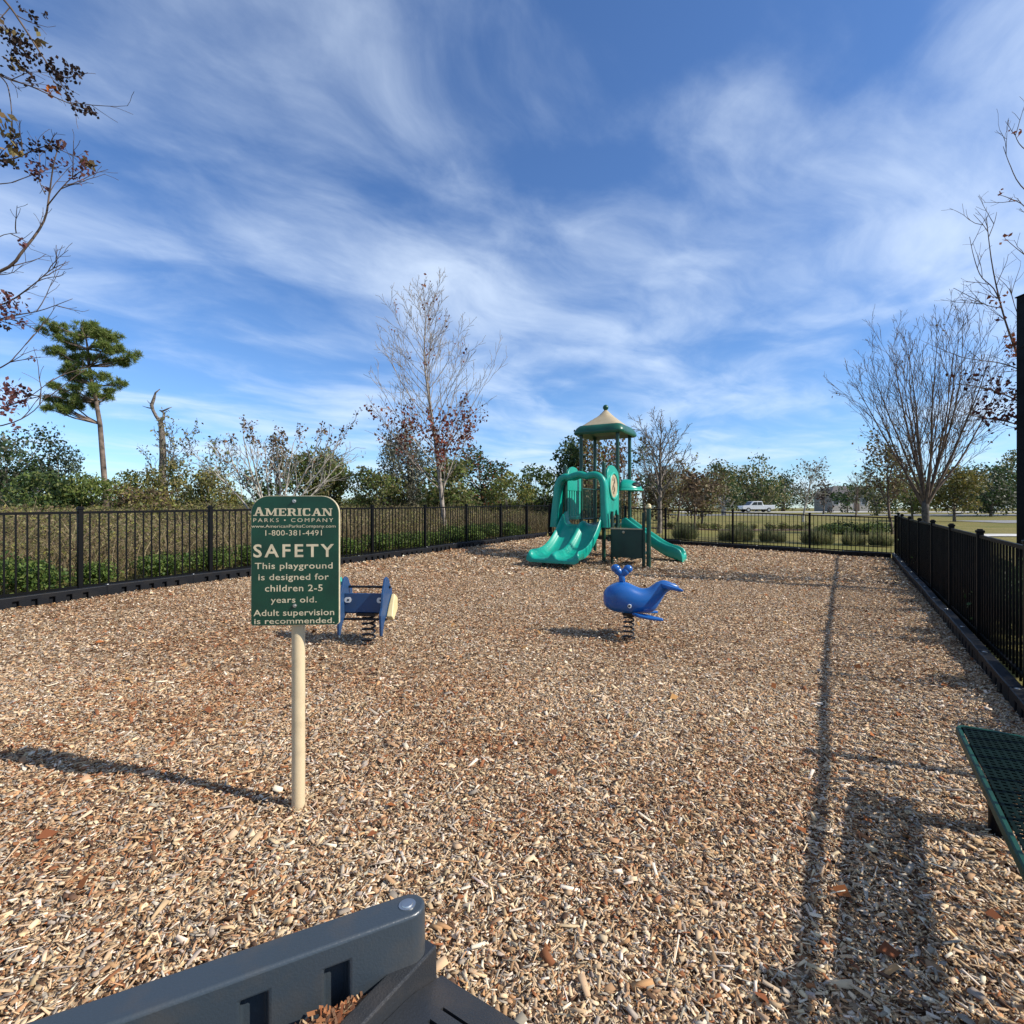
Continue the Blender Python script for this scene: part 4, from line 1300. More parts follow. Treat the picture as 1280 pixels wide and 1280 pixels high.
# ------------------------------------------------------------------ pine
dP = 35.
xP = (130 - 640) / F * dP
pine = thing('pine_tree', 'tall pine with flat topped tufted crown on the left', 'tree', (xP, dP, gz(xP, dP)))
o0 = Vector((xP, dP, gz(xP, dP)))
zp = lambda zx, zy, dy=0.: P((zx + (0 if zy > 390 else -.13 * (zx - 360))) / 3.2, 380 + zy / 3.2, dP) + Vector((0, dy, 0)) - o0
mb = MB()
trunk_pts = [zp(424, 850), zp(424, 780), zp(416, 680), zp(408, 580), zp(400, 480), zp(388, 390), zp(372, 320), zp(356, 250), zp(350, 180), zp(340, 130)]
mb.tube(trunk_pts, [.20, .18, .17, .16, .145, .13, .115, .10, .075, .04], 10)
pads = [(195, 115, 48, 26), (245, 100, 46, 24), (300, 92, 46, 24), (350, 105, 46, 26), (400, 118, 46, 26), (450, 128, 44, 26), (482, 140, 32, 22), (222, 150, 40, 22), (300, 140, 50, 26), (215, 195, 44, 22), (262, 205, 46, 22), (330, 205, 50, 24), (430, 180, 46, 26), (490, 185, 44, 26), (522, 205, 34, 24), (470, 220, 36, 20), (265, 270, 40, 26), (318, 262, 36, 24), (300, 300, 40, 24), (400, 295, 36, 26), (445, 310, 38, 28), (420, 345, 30, 18), (392, 215, 34, 18), (255, 340, 26, 15), (205, 385, 46, 20), (255, 400, 50, 26), (300, 380, 40, 22), (340, 385, 24, 14), (330, 345, 30, 16), (410, 368, 32, 16), (230, 425, 24, 14), (285, 425, 18, 14)]
pr_ = random.Random(3)
pads = [(a, b, rw, rh, 1) for a, b, rw, rh in pads] + [(a + pr_.uniform(-.9, .9) * rw, b + pr_.uniform(-.7, .8) * rh, rw * pr_.uniform(.4, .65), rh * pr_.uniform(.5, .8), 0) for a, b, rw, rh in pads for _ in range(2)]
Vs = []; Ks = []
for (a, b, rw, rh, main_) in pads:
    dy = rng.uniform(-1.1, 1.1)
    c = zp(a, b, dy); rwm = .82 * rw / 3.2 / F * dP; rhm = .80 * rh / 3.2 / F * dP
    # limb
    j = min(range(len(trunk_pts)), key=lambda q: abs(trunk_pts[q].z - (c.z - abs(c.x - trunk_pts[q].x) * .35)))
    s = trunk_pts[max(j, 3)]
    mid = s.lerp(c, .5) + Vector((0, 0, -.12))
    mb.tube([s, mid, c], [.07, .05, .02] if main_ else [.03, .025, .015], 5)
    for t in range(24 if main_ else 11):
        d_ = rng.normal(size=3); d_ /= np.linalg.norm(d_)
        q = np.array(c) + d_ * np.array([rwm, rwm * .9, rhm]) * rng.uniform(.3, 1.0)
        nN = 34
        dirs = rng.normal(size=(nN, 3)) + np.array([d_[0] * .5, d_[1] * .5, .35 + d_[2] * .3]); dirs /= np.linalg.norm(dirs, axis=1, keepdims=True)
        L_ = rng.uniform(.15, .30, nN)[:, None]
        sd = np.cross(dirs, rng.normal(size=(nN, 3))); sd /= np.linalg.norm(sd, axis=1, keepdims=True)
        q0 = q + rng.normal(0, .03, (nN, 3))
        Vs.append(np.stack([q0 - sd * .012, q0 + sd * .012, q0 + dirs * L_ + sd * .008, q0 + dirs * L_ - sd * .008], 1).reshape(-1, 3))
        Ks.append(pick([(.150, .215, .046), (.190, .240, .056), (.110, .160, .040), (.220, .240, .070)], nN) * rng.uniform(.8, 1.2))
V = np.concatenate(Vs); K = np.concatenate(Ks)
np_mesh('crown', V, np.arange(len(V)).reshape(-1, 4), M['leaf'], K, pine)
mb.build('trunk', M['bark_pine'], pine, smooth=True)

# ------------------------------------------------------------------ dead snag
dS = 30.
xS = (203 - 640) / F * dS; o0 = Vector((xS, dS, gz(xS, dS)))
snag = thing('dead_snag', 'weathered dead tree stub with forked top amid brush', 'dead tree', o0)
zs = lambda zx, zy: P(zx / 3.2, 380 + zy / 3.2, dS) - o0
mb = MB()
mb.tube([zs(650, 850), zs(650, 700), zs(652, 600), zs(648, 520), zs(642, 465)], [.22, .20, .18, .16, .12], 8)
mb.tube([zs(642, 470), zs(625, 450), zs(612, 425), zs(606, 405), zs(615, 380), zs(622, 355), zs(640, 340)], [.12, .09, .085, .10, .085, .05, .02], 7)
mb.tube([zs(642, 470), zs(655, 455), zs(655, 435), zs(640, 425), zs(652, 428), zs(672, 418), zs(688, 412)], [.10, .075, .06, .05, .05, .035, .012], 6)
mb.tube([zs(610, 418), zs(592, 415), zs(570, 408)], [.05, .03, .01], 5)
mb.tube([zs(606, 400), zs(596, 395), zs(588, 385)], [.04, .02, .01], 5)
mb.tube([zs(668, 420), zs(680, 432)], [.025, .008], 4)
mb.build('trunk', M['bark'], snag, smooth=True)
# vines and twigs round the stub
bare_tree('leafy_sapling', 'loose twiggy sapling with sparse leaves growing against the dead stub', xS + .5, dS - .6, dict(CFG_S, n=[12, 6, 4]), 4.6, .06, bark='bark_twig', leaf=dict(p=.6, n=3, size=.15, cols=OLIVE + GREYG, spread=.12), seed=31)
bare_tree('leafy_sapling', 'leaning twiggy sapling with sparse leaves right of the dead stub', xS + 3.0, dS - 1.5, dict(CFG_S, n=[11, 6, 4]), 3.9, .05, d0=(.25, 0, 1), bark='bark_twig', leaf=dict(p=.5, n=3, size=.15, cols=OLIVE + GREEN_M, spread=.12), seed=32)

# ------------------------------------------------------------------ leafy background trees
def ft(px0, px1, py_top, d, py_base, label, cols, seed, name='leafy_tree', cat='tree', **kw):
    xc = ((px0 + px1) / 2 - 640) / F * d; wd = (px1 - px0) / F * d
    g = gz(xc, d); top = CAMZ - (py_top - HZ) / F * d - g; cb = max(CAMZ - (py_base - HZ) / F * d - g, .1)
    return foliage_tree(name, label, xc, d, wd, top, cb, cols, cat, seed=seed, **kw)


ft(-45, 62, 536, 30, 640, 'dense dark blue green tree at the left edge', GREEN_D + GREYG[:2] + [(.06, .095, .06)], 41, nl=26, per=230, size=.15, shell=.15)
ft(52, 104, 548, 31, 640, 'airy grey green tree between the dark tree and the pine', [(.07, .10, .06), (.05, .075, .04), (.09, .115, .07)], 42, nl=14, per=300, size=.15)
ft(84, 150, 592, 27, 650, 'low bright green bush in front of the pine', GREEN_M, 43, name='bush', cat='bush', nl=16, per=380, size=.13)
ft(20, 100, 592, 26, 650, 'low green bush in front of the dark left tree', GREEN_M + GREEN_D, 44, name='bush', cat='bush', nl=18, per=380, size=.13)
ft(136, 186, 588, 29, 650, 'green bush just right of the pine trunk', GREEN_M + GREEN_Y, 45, name='bush', cat='bush', nl=12, per=340, size=.13)
ft(178, 240, 575, 25, 652, 'yellow green bush under the dead stub', GREEN_Y + OLIVE, 46, name='bush', cat='bush', nl=18, per=340, size=.13)
ft(232, 300, 586, 22, 655, 'mustard green bush left of the safety sign', GREEN_Y + OLIVE, 47, name='bush', cat='bush', nl=18, per=380, size=.115)
ft(150, 222, 606, 21, 655, 'low mustard bush before the yellow green bush', GREEN_Y + BROWN, 48, name='bush', cat='bush', nl=14, per=330, size=.115)
ft(296, 346, 588, 26, 648, 'dark green tree behind the crape myrtle on its left', GREEN_D + GREEN_M, 49, nl=12, per=340, size=.14)
ft(326, 372, 545, 33, 640, 'narrow brownish tree behind the crape myrtle', OLIVE + BROWN, 50, nl=12, per=300, size=.15)
ft(362, 440, 562, 28, 648, 'rounded olive oak right of the crape myrtle', OLIVE + GREEN_M, 51, nl=26, per=420, size=.14)
ft(440, 506, 584, 26, 652, 'olive green bush between sign and slender bare tree', GREEN_M + OLIVE, 52, name='bush', cat='bush', nl=18, per=380, size=.13)
ft(476, 548, 530, 27, 645, 'wispy grey green tree behind the slender bare tree', GREYG, 53, nl=24, per=260, size=.12, kind_leaf='dryleaf', shell=.2)
ft(528, 600, 572, 25, 652, 'olive bush behind the slender bare tree trunk', GREEN_M + OLIVE, 54, name='bush', cat='bush', nl=20, per=380, size=.13)
ft(572, 640, 560, 33, 645, 'dark leafy tree right of the slender bare tree', GREEN_D + RUST[:1], 55, nl=16, per=340, size=.15)
ft(606, 668, 592, 27, 650, 'yellowish bush left of the double slide', GREEN_M + GREEN_Y, 56, name='bush', cat='bush', nl=16, per=360, size=.13)
ft(650, 702, 582, 30, 648, 'dark green tree left of the playset hood', GREEN_D + GREEN_M, 57, nl=16, per=360, size=.15)
ft(690, 742, 546, 38, 640, 'dark pine like tree behind the playset', GREEN_D, 58, nl=20, per=300, size=.19)
ft(716, 770, 540, 36, 640, 'rust coloured tree behind the playset roof posts', RUST + OLIVE, 59, nl=18, per=260, size=.18, kind_leaf='dryleaf')
ft(760, 800, 548, 40, 640, 'reddish brown tree behind the right roof posts', RUST + BROWN, 60, nl=16, per=220, size=.18, kind_leaf='dryleaf')
ft(790, 826, 548, 44, 640, 'dark green tree behind the bare grey tree', GREEN_D, 61, nl=12, per=220, size=.2)
ft(700, 790, 590, 30, 652, 'brown green thicket behind the playset deck', OLIVE + BROWN, 62, name='bush', cat='bush', nl=22, per=320, size=.15)
ft(806, 860, 585, 32, 646, 'olive brown thicket under the bare grey tree', OLIVE + BROWN, 63, name='bush', cat='bush', nl=18, per=300, size=.15)
ft(846, 908, 592, 40, 642, 'brownish leafy tree left of the dark oaks', BROWN + OLIVE, 64, nl=18, per=280, size=.19)
ft(880, 930, 576, 70, 634, 'dark oak with pale trunk left of the pickup truck', GREEN_D + OLIVE, 65, nl=18, per=180, size=.30, bark='bark_pale', trunk_r=.3)
ft(912, 980, 572, 100, 634, 'large dark oak behind the pickup truck', GREEN_D + OLIVE, 66, nl=26, per=150, size=.42, trunk_r=.4)
ft(958, 1000, 588, 110, 634, 'dark oak right of the large oak', GREEN_D, 67, nl=16, per=140, size=.45, trunk_r=.4)
ft(1018, 1040, 600, 75, 640, 'narrow dark maroon magnolia before the distant house', [(.035, .02, .018), (.02, .022, .014), (.055, .03, .024)], 68, nl=10, per=160, size=.3)
ft(1036, 1082, 603, 85, 640, 'dark shrub tree covering most of the house front', GREEN_D, 69, nl=12, per=150, size=.35)
ft(1070, 1124, 590, 66, 642, 'dull olive tree right of the distant house', OLIVE + GREEN_D, 70, nl=18, per=180, size=.28)
ft(1112, 1170, 592, 48, 640, 'olive oak behind the vase shaped tree on its left', OLIVE + GREEN_M, 71, nl=18, per=220, size=.22)
ft(1160, 1226, 585, 45, 636, 'yellowing tree behind the vase shaped tree', [(.17, .145, .035), (.12, .12, .03), (.20, .15, .04), (.09, .10, .03)], 72, nl=22, per=240, size=.2, trunk_r=.12)
ft(1206, 1270, 578, 62, 640, 'dark green oak near the right road', GREEN_D + GREYG[:1], 73, nl=24, per=200, size=.28)
ft(1250, 1330, 560, 66, 640, 'dark green oak behind the black pole', GREEN_D + OLIVE, 74, nl=24, per=200, size=.28)
ft(1140, 1330, 594, 105, 640, 'long dark thicket beyond the right road', GREEN_D + OLIVE, 75, name='thicket', cat='thicket', nl=40, per=150, size=.42, depth=8)
ft(1000, 1150, 607, 120, 641, 'long dull thicket behind the distant house', GREEN_D + OLIVE, 76, name='thicket', cat='thicket', nl=36, per=140, size=.45, depth=8)
ft(820, 1010, 599, 125, 641, 'long dark thicket behind the pickup truck', GREEN_D + OLIVE, 77, name='thicket', cat='thicket', nl=44, per=140, size=.45, depth=8)
ft(-120, 340, 622, 48, 645, 'long green thicket closing the field on the left', GREEN_M + GREEN_D, 78, name='thicket', cat='thicket', nl=60, per=200, size=.24, depth=5)
ft(330, 830, 621, 52, 645, 'long olive thicket closing the field in the middle', GREEN_M + OLIVE, 79, name='thicket', cat='thicket', nl=66, per=200, size=.26, depth=5)

# ------------------------------------------------------------------ edge trees close to the viewer
def edge_tree(label, name, dist, base_xy, lines, leaves, trunk_line, cols_sets, seed, bark, trunk_join=True, dens=1.7):
    rs = random.Random(seed)
    x, y = base_xy; o0 = Vector((x, y, gz(x, y)))
    root = thing(name, label, 'tree', o0)
    mb = MB(); tips = []
    T = [Vector(p) for p in trunk_line]
    mb.tube(T, [.13 - .09 * i / (len(T) - 1) for i in range(len(T))], 8)
    for (pts, r0, r1, tw) in lines:
        pp = [P(a, b, dist + dd) - o0 for a, b, dd in pts]
        if trunk_join and len(pts) > 3 or (trunk_join and abs(pts[0][0] - 640) > 700):
            zt = max(.8, min(pp[0].z - .45 * abs(pp[0].x), T[-1].z - .3))
            kk_ = next(q_ for q_ in range(1, len(T)) if T[q_].z >= zt or q_ == len(T) - 1)
            f_ = (zt - T[kk_ - 1].z) / max(T[kk_].z - T[kk_ - 1].z, .01)
            root_pt = T[kk_ - 1].lerp(T[kk_], min(f_, 1))
            if abs(pts[0][0] - 640) > 640: pp = [root_pt, root_pt.lerp(pp[0], .5) + Vector((0, 0, -.15))] + pp; r0 = max(r0 * 1.35, .016)
        sm = smooth_path([tuple(p) for p in pp], max(6, len(pp) * 3))
        sm = [Vector(p) for p in sm]
        n = len(sm)
        mb.tube(sm, [r0 + (r1 - r0) * i / (n - 1) for i in range(n)], 6)
        for k in range(tw):
            j = rs.randrange(n // 3, n - 1)
            dl = (sm[j + 1] - sm[j]).normalized()
            ort = Quaternion(dl, rs.uniform(0, 6.28)) @ dl.orthogonal().normalized()
            cd = (dl + ort * rs.uniform(.4, .9)).normalized()
            grow(mb, tips, sm[j], cd, rs.uniform(.25, .7), .007, 0, dict(seg=[5, 3], wan=[.1, .12], up=[.04, .02], tap=[.4, .5], sides=[4, 3], n=[3], f0=[.3], ang=[35], angv=[12], len=[.5], fall=[.3], rr=[.7], rmin=.0028, tiplvl=0), rs)
    sgn = 1 if x > 0 else -1
    for k_ in range(9):
        zt = 2.2 + k_ * .68
        kk_ = next(q_ for q_ in range(1, len(T)) if T[q_].z >= zt or q_ == len(T) - 1)
        f_ = (zt - T[kk_ - 1].z) / max(T[kk_].z - T[kk_ - 1].z, .01)
        dr = Vector((sgn * rs.uniform(.5, 1), rs.uniform(-.9, .9), rs.uniform(.4, .9))).normalized()
        grow(mb, tips, T[kk_ - 1].lerp(T[kk_], min(f_, 1)), dr, rs.uniform(1.6, 2.8), .03, 0, dict(seg=[6, 4, 3], wan=[.06, .1, .12], up=[.04, .04, .02], tap=[.3, .3, .5], sides=[5, 4, 3], n=[7, 4], f0=[.25, .2], ang=[35, 35], angv=[12, 12], len=[.5, .5], fall=[.3, .3], rr=[.5, .6], rmin=.004, tiplvl=1), rs)
    mb.build('trunk', M[bark], root, smooth=True)
    Vs = []; Fs = []; Ks = []
    tl_ = [p_[-1] for p_ in tips if p_[-1].x * sgn > .5]
    if tl_:
        C = np.array([tuple(p_) for p_ in tl_ for _ in range(3)]) + rng.normal(0, .06, (len(tl_) * 3, 3))
        V, Fc = leaf_quads(C, .07, aspect=.6, droop=.6); Vs.append(V); Ks.append(pick(cols_sets['red'][1], len(Fc)))
    for (a, b, rad, n, kind) in leaves:
        c = P(a, b, dist + rs.uniform(-.3, .3)) - o0
        rm = rad / F * dist
        n = int(n * dens)
        C = np.array(c) + rng.normal(0, 1, (n, 3)) * rm * np.array([.5, .5, .5])
        size, cols = cols_sets[kind]
        if kind == 'berry':
            V, Fc = leaf_quads(C, size, aspect=.9); V2, F2 = leaf_quads(C, size, aspect=.9)
            V = np.concatenate([V, V2]); Fc = np.arange(len(V)).reshape(-1, 4); K = pick(cols, len(Fc))
        else:
            V, Fc = leaf_quads(C, size, aspect=.6, droop=.6); K = pick(cols, len(Fc))
        Vs.append(V); Ks.append(K)
    V = np.concatenate(Vs); K = np.concatenate(Ks)
    np_mesh('crown', V, np.arange(len(V)).reshape(-1, 4), M['dryleaf'], K, root)
    return root


q = lambda *a: [(x / 2.37, y / 2.37, d_) for x, y, d_ in a]
dL = 6.6
bx_, by_ = -8.6, 6.6
edge_tree('crape myrtle branches with dark seed pods reaching in at upper left', 'crape_myrtle_tree', dL, (bx_, by_), [
    (q((-520, 1000, 0), (-260, 890, 0), (0, 805, 0), (70, 740, 0), (130, 655, .1), (146, 575, .1), (160, 480, 0), (182, 415, 0)), .021, .004, 7),
    (q((140, 610, .1), (180, 560, 0), (215, 525, 0), (262, 492, -.1)), .009, .004, 3),
    (q((134, 575, .1), (120, 545, .2), (110, 500, .2)), .007, .003, 2),
    (q((-200, 120, 0), (-60, 150, .1), (0, 222, 0), (90, 255, 0), (190, 300, -.1), (262, 325, -.1)), .012, .004, 4),
    (q((-200, -200, 0), (-40, -50, 0), (25, 15, 0), (80, 95, 0), (150, 200, 0), (205, 235, 0)), .018, .005, 6),
    (q((-220, 260, 0), (-60, 200, 0), (10, 235, .1), (30, 290, .1), (38, 390, .1)), .009, .004, 3),
    (q((-220, 520, 0), (-60, 480, 0), (40, 470, 0), (110, 440, 0), (150, 430, 0)), .010, .004, 5),
    (q((-300, 960, 0), (-80, 760, 0), (0, 700, .2), (60, 690, .2)), .010, .003, 6),
    (q((-300, 1010, .2), (-60, 960, .1), (40, 935, 0), (120, 920, 0), (215, 885, 0)), .013, .003, 6),
    (q((-200, 960, .2), (0, 905, .1), (90, 850, 0), (150, 800, 0), (205, 775, 0)), .011, .003, 6),
    (q((-200, 1180, .2), (0, 1090, 0), (50, 1050, 0), (100, 990, 0)), .010, .003, 5),
    (q((-200, 1270, .2), (0, 1210, 0), (80, 1180, 0), (160, 1120, 0)), .011, .003, 6),
    (q((-200, 1290, .2), (0, 1262, 0), (90, 1225, 0), (140, 1170, 0)), .010, .003, 5),
    (q((-200, 560, .1), (0, 545, 0), (48, 538, 0)), .006, .003, 1),
], [(a / 2.37, b / 2.37, r_ / 2.37, n_, k_) for a, b, r_, n_, k_ in (
    (30, 110, 30, 26, 'berry'), (70, 130, 34, 30, 'berry'), (45, 180, 34, 26, 'berry'), (95, 165, 30, 24, 'berry'), (150, 200, 26, 22, 'berry'), (205, 215, 24, 22, 'berry'), (225, 208, 16, 10, 'berry'), (180, 245, 22, 16, 'berry'), (240, 322, 24, 22, 'berry'), (268, 328, 12, 6, 'berry'), (95, 235, 18, 10, 'berry'), (95, 48, 14, 8, 'berry'), (135, 45, 8, 4, 'berry'), (205, 280, 14, 6, 'berry'), (66, 25, 10, 5, 'berry'),
    (150, 270, 18, 8, 'orange'), (15, 85, 20, 8, 'olive'), (120, 115, 22, 8, 'olive'), (50, 200, 22, 8, 'olive'), (20, 360, 22, 9, 'olive'), (60, 120, 24, 8, 'olive'), (30, 400, 20, 7, 'olive'),
    (50, 430, 30, 30, 'berry'), (20, 475, 22, 20, 'berry'), (105, 490, 24, 24, 'red'), (110, 440, 22, 18, 'berry'), (150, 430, 18, 12, 'berry'), (185, 430, 14, 14, 'red'), (105, 520, 20, 16, 'red'), (40, 450, 24, 12, 'olive'), (155, 490, 20, 12, 'red'), (250, 490, 26, 20, 'red'), (225, 520, 22, 16, 'red'), (268, 488, 14, 10, 'olive'), (140, 560, 10, 6, 'red'), (190, 480, 14, 7, 'red'),
    (65, 720, 12, 7, 'red'), (20, 900, 34, 30, 'red'), (45, 890, 24, 18, 'red'), (10, 930, 26, 20, 'red'), (60, 960, 16, 10, 'red'), (8, 965, 18, 12, 'berry'), (20, 1160, 36, 34, 'red'), (30, 1190, 34, 30, 'red'), (10, 1215, 30, 24, 'red'), (80, 1165, 16, 10, 'berry'), (70, 1190, 12, 8, 'red'), (40, 1150, 26, 20, 'red'), (92, 1060, 8, 4, 'red'), (50, 1275, 12, 8, 'red'))],
    [(0, 0, -.2), (.05, 0, 1.2), (.1, .1, 2.6), (.2, 0, 4.2), (.5, 0, 6.4), (.9, 0, 8.8)],
    {'berry': (.042, [(.035, .022, .02), (.05, .03, .024), (.025, .018, .016)]), 'orange': (.085, [(.42, .13, .03), (.33, .10, .03)]), 'olive': (.085, [(.16, .13, .05), (.12, .09, .04), (.20, .13, .06)]), 'red': (.058, [(.13, .05, .05), (.09, .035, .035), (.17, .08, .07)])}, 77, 'bark_twig')

dR = 9.5
bx_, by_ = 11.4, 9.4
edge_tree('bare tree with dark red leaf clusters reaching in at the right edge', 'maple_tree', dR, (bx_, by_), [
    ([(1400, 560, 0), (1330, 500, 0), (1280, 455, 0), (1265, 425, 0), (1252, 385, 0), (1240, 330, 0), (1233, 272, 0)], .030, .006, 10),
    ([(1254, 390, 0), (1243, 362, 0), (1226, 345, 0), (1217, 320, 0), (1212, 296, 0)], .011, .004, 4),
    ([(1252, 385, 0), (1235, 382, .1), (1215, 372, .1), (1192, 360, .1)], .009, .004, 4),
    ([(1235, 290, 0), (1228, 280, 0), (1217, 268, 0)], .007, .003, 1), ([(1236, 296, 0), (1243, 278, 0), (1246, 265, 0)], .007, .003, 1),
    ([(1420, 420, 0), (1330, 320, 0), (1285, 262, 0), (1262, 248, 0), (1247, 243, 0)], .013, .004, 3),
    ([(1400, 400, 0), (1310, 340, 0), (1280, 318, 0), (1256, 298, 0)], .012, .004, 3),
    ([(1400, 330, 0), (1310, 260, 0), (1276, 232, 0), (1262, 205, 0), (1254, 183, 0)], .012, .004, 3),
    ([(1380, 260, 0), (1300, 200, 0), (1276, 182, 0), (1268, 166, 0)], .010, .004, 2),
    ([(1400, 600, 0), (1330, 540, 0), (1270, 500, 0), (1230, 485, 0), (1200, 480, 0)], .022, .005, 12),
    ([(1400, 620, 0), (1330, 560, .2), (1270, 530, .2), (1225, 522, .2), (1196, 512, .2)], .020, .005, 12),
    ([(1330, 500, 0), (1290, 470, -.2), (1255, 455, -.2), (1222, 450, -.2), (1198, 446, -.2)], .015, .004, 9),
    ([(1330, 500, 0), (1300, 440, -.3), (1275, 400, -.3), (1262, 360, -.3)], .014, .004, 6),
], [(1268, 428, 12, 34, 'rust'), (1274, 442, 12, 34, 'rust'), (1262, 436, 8, 16, 'rust'), (1278, 455, 10, 24, 'red'), (1248, 372, 8, 12, 'rust'), (1246, 380, 6, 8, 'rust'), (1247, 243, 6, 6, 'rust'), (1260, 250, 6, 6, 'rust'), (1256, 297, 6, 6, 'rust'), (1269, 166, 6, 6, 'rust'), (1252, 400, 5, 5, 'red'), (1228, 466, 9, 14, 'red'), (1214, 470, 9, 14, 'red'), (1206, 482, 8, 10, 'red'), (1194, 470, 7, 8, 'red'),
    (1258, 486, 14, 40, 'red'), (1246, 500, 14, 44, 'red'), (1236, 514, 14, 44, 'red'), (1262, 508, 14, 44, 'red'), (1270, 522, 12, 36, 'red'), (1250, 526, 14, 40, 'red'), (1228, 526, 10, 22, 'red'), (1272, 492, 12, 36, 'red'), (1240, 478, 10, 18, 'red'), (1290, 500, 20, 70, 'red'), (1310, 470, 30, 90, 'red'), (1320, 530, 30, 90, 'red'), (1350, 440, 40, 120, 'red'), (1350, 520, 40, 120, 'red'), (1300, 420, 20, 50, 'rust')],
    [(0, 0, -.2), (0, 0, 1.2), (.05, 0, 2.4), (.0, 0, 4.0), (-.1, 0, 6), (-.3, 0, 8.6)],
    {'rust': (.085, [(.24, .085, .04), (.18, .06, .03), (.13, .05, .03)]), 'red': (.080, [(.060, .020, .018), (.085, .028, .022), (.045, .018, .015)])}, 88, 'bark_twig', dens=.95)

# ------------------------------------------------------------------ brush field, hedge shrubs, lawn shrubs
def outside_left(x, y):
    # signed distance left of the fence line
    return (x + 5.36) * -.866 + (y - 8.6) * .5


def brush(n, dmin, dmax, h0, h1, cols, wid, ymin=2., ymax=26.):
    x = []; y = []
    while len(x) < n:
        s = rng.uniform(-9, 20, n); t = dmin + (dmax - dmin) * rng.random(n) ** 1.2
        xx = -5.36 + .5 * s - .866 * t; yy = 8.6 + .866 * s + .5 * t
        k = (np.abs(xx) < yy * 1.12 + 1) & (yy > ymin)
        x.extend(xx[k]); y.extend(yy[k])
    x = np.array(x[:n]); y = np.array(y[:n])
    z = ground(x, y) - .02
    pat = vnoise(x, y, 1.1, 8) * .6 + vnoise(x, y, .4, 9) * .4
    H = rng.uniform(h0, h1, n) * (.30 + 1.2 * pat)
    le = rng.normal(0, .42, (n, 2))
    p0 = np.stack([x, y, z], -1); p1 = p0 + np.stack([le[:, 0] * H * .4, le[:, 1] * H * .4, H * .6], -1); p2 = p0 + np.stack([le[:, 0] * H * 1.2, le[:, 1] * H * 1.2, H], -1)
    a = rng.random(n) * 6.28; sd = np.stack([np.cos(a), np.sin(a), 0 * a], -1) * (wid * rng.uniform(.5, 1.5, n))[:, None]
    V = np.stack([p0 - sd, p0 + sd, p1 + sd, p1 - sd, p1 - sd, p1 + sd, p2 + sd * .3, p2 - sd * .3], 1).reshape(-1, 3)
    return V, np.arange(n * 8).reshape(-1, 4), np.repeat(pick(cols, n, .35), 2, 0)


def brush_leaves(n, dmin, dmax, h, cols, size):
    s = rng.uniform(-9, 20, n); t = dmin + (dmax - dmin) * rng.random(n)
    x = -5.36 + .5 * s - .866 * t; y = 8.6 + .866 * s + .5 * t
    k = (np.abs(x) < y * 1.12 + 1) & (y > 2); x = x[k]; y = y[k]
    pat = vnoise(x, y, 1.3, 18) * .6 + vnoise(x, y, .5, 19) * .4
    z = ground(x, y) + h * rng.random(len(x)) ** .7 * (.35 + 1.0 * pat)
    V, Fc = leaf_quads(np.stack([x, y, z], -1), size)
    return V, Fc, pick(cols, len(x), .35)


DRY = [(.25, .19, .105), (.19, .14, .078), (.31, .245, .14), (.13, .095, .055), (.16, .14, .062)]
tag(np_mesh('dry_grass', *(lambda r: (r[0], r[1], M['dryleaf'], r[2]))(join([brush(24000, 1.0, 9, .4, .98, DRY, .005), brush(36000, 7, 26, .35, .72, DRY + OLIVE, .010)]))),
    'tall dry brown grass and stalks filling the field beyond the left fence', 'grass', kind='stuff')
tag(np_mesh('undergrowth', *(lambda r: (r[0], r[1], M['leaf'], r[2]))(join([brush_leaves(190000, 1.3, 10, .98, OLIVE + BROWN[:2] + GREEN_Y[:2] + DRY[:2], .052), brush_leaves(150000, 8, 27, .78, OLIVE + GREEN_Y + BROWN[:1], .10)]))),
    'olive and brown scrub leaves mixed through the dry grass', 'undergrowth', kind='stuff')


def shrub_mesh(seed, wd, h, n, size, cols):
    lob = []
    r = random.Random(seed)
    for i in range(9):
        a = r.uniform(0, 6.28); q_ = r.uniform(0, .6)
        lr = r.uniform(.3, .5)
        lob.append(((math.cos(a) * q_ * wd / 2, math.sin(a) * q_ * wd / 2, h * r.uniform(.3, .68)), (lr * wd / 2, lr * wd / 2, lr * h * .75), r.uniform(.85, 1.15)))
    return lobes_cloud(lob, n / 2.2, size, cols, .3)


def shrub_proto(name, label, cat, loc, seed, wd, h, n, size, cols, group):
    V, Fc, K = shrub_mesh(seed, wd, h, n, size, cols)
    root = thing(name, label, cat, loc, 0, group)
    np_mesh('foliage', V, Fc, M['leaf'], K, root)
    mb = MB(); r = random.Random(seed)
    for i in range(7):
        a = r.uniform(0, 6.28)
        mb.tube([(0.03 * math.cos(a), .03 * math.sin(a), -.05), (math.cos(a) * wd * .15, math.sin(a) * wd * .15, h * .4), (math.cos(a) * wd * .3, math.sin(a) * wd * .3, h * .75)], [.012, .008, .004], 4)
    mb.build('stem', M['bark_twig'], root)
    return root


hl = 'low glossy green shrub in the row just outside the left fence'
hg = 'low green shrubs outside the left fence'
protos = []
spots = []
s = -6.0
while s < 12.6:
    if not (-3.0 < s < -2.2): spots.append(s)
    s += random.uniform(.72, .95)
for i, s in enumerate(spots):
    t = random.uniform(.62, .85)
    x = -5.36 + .5 * s - .866 * t; y = 8.6 + .866 * s + .5 * t
    g = gz(x, y)
    if len(protos) < 3:
        o = shrub_proto('hedge_shrub', hl, 'shrub', (x, y, g), 200 + i, 1.35, .56, 6200, .055, [(.105, .165, .032), (.135, .195, .042), (.068, .118, .026), (.165, .20, .05)], hg); protos.append(o)
    else:
        o = dup(protos[i % 3], (x, y, g), random.uniform(0, 6.28), sc=random.uniform(.72, 1.12) * (1 if s > -2 else .8))

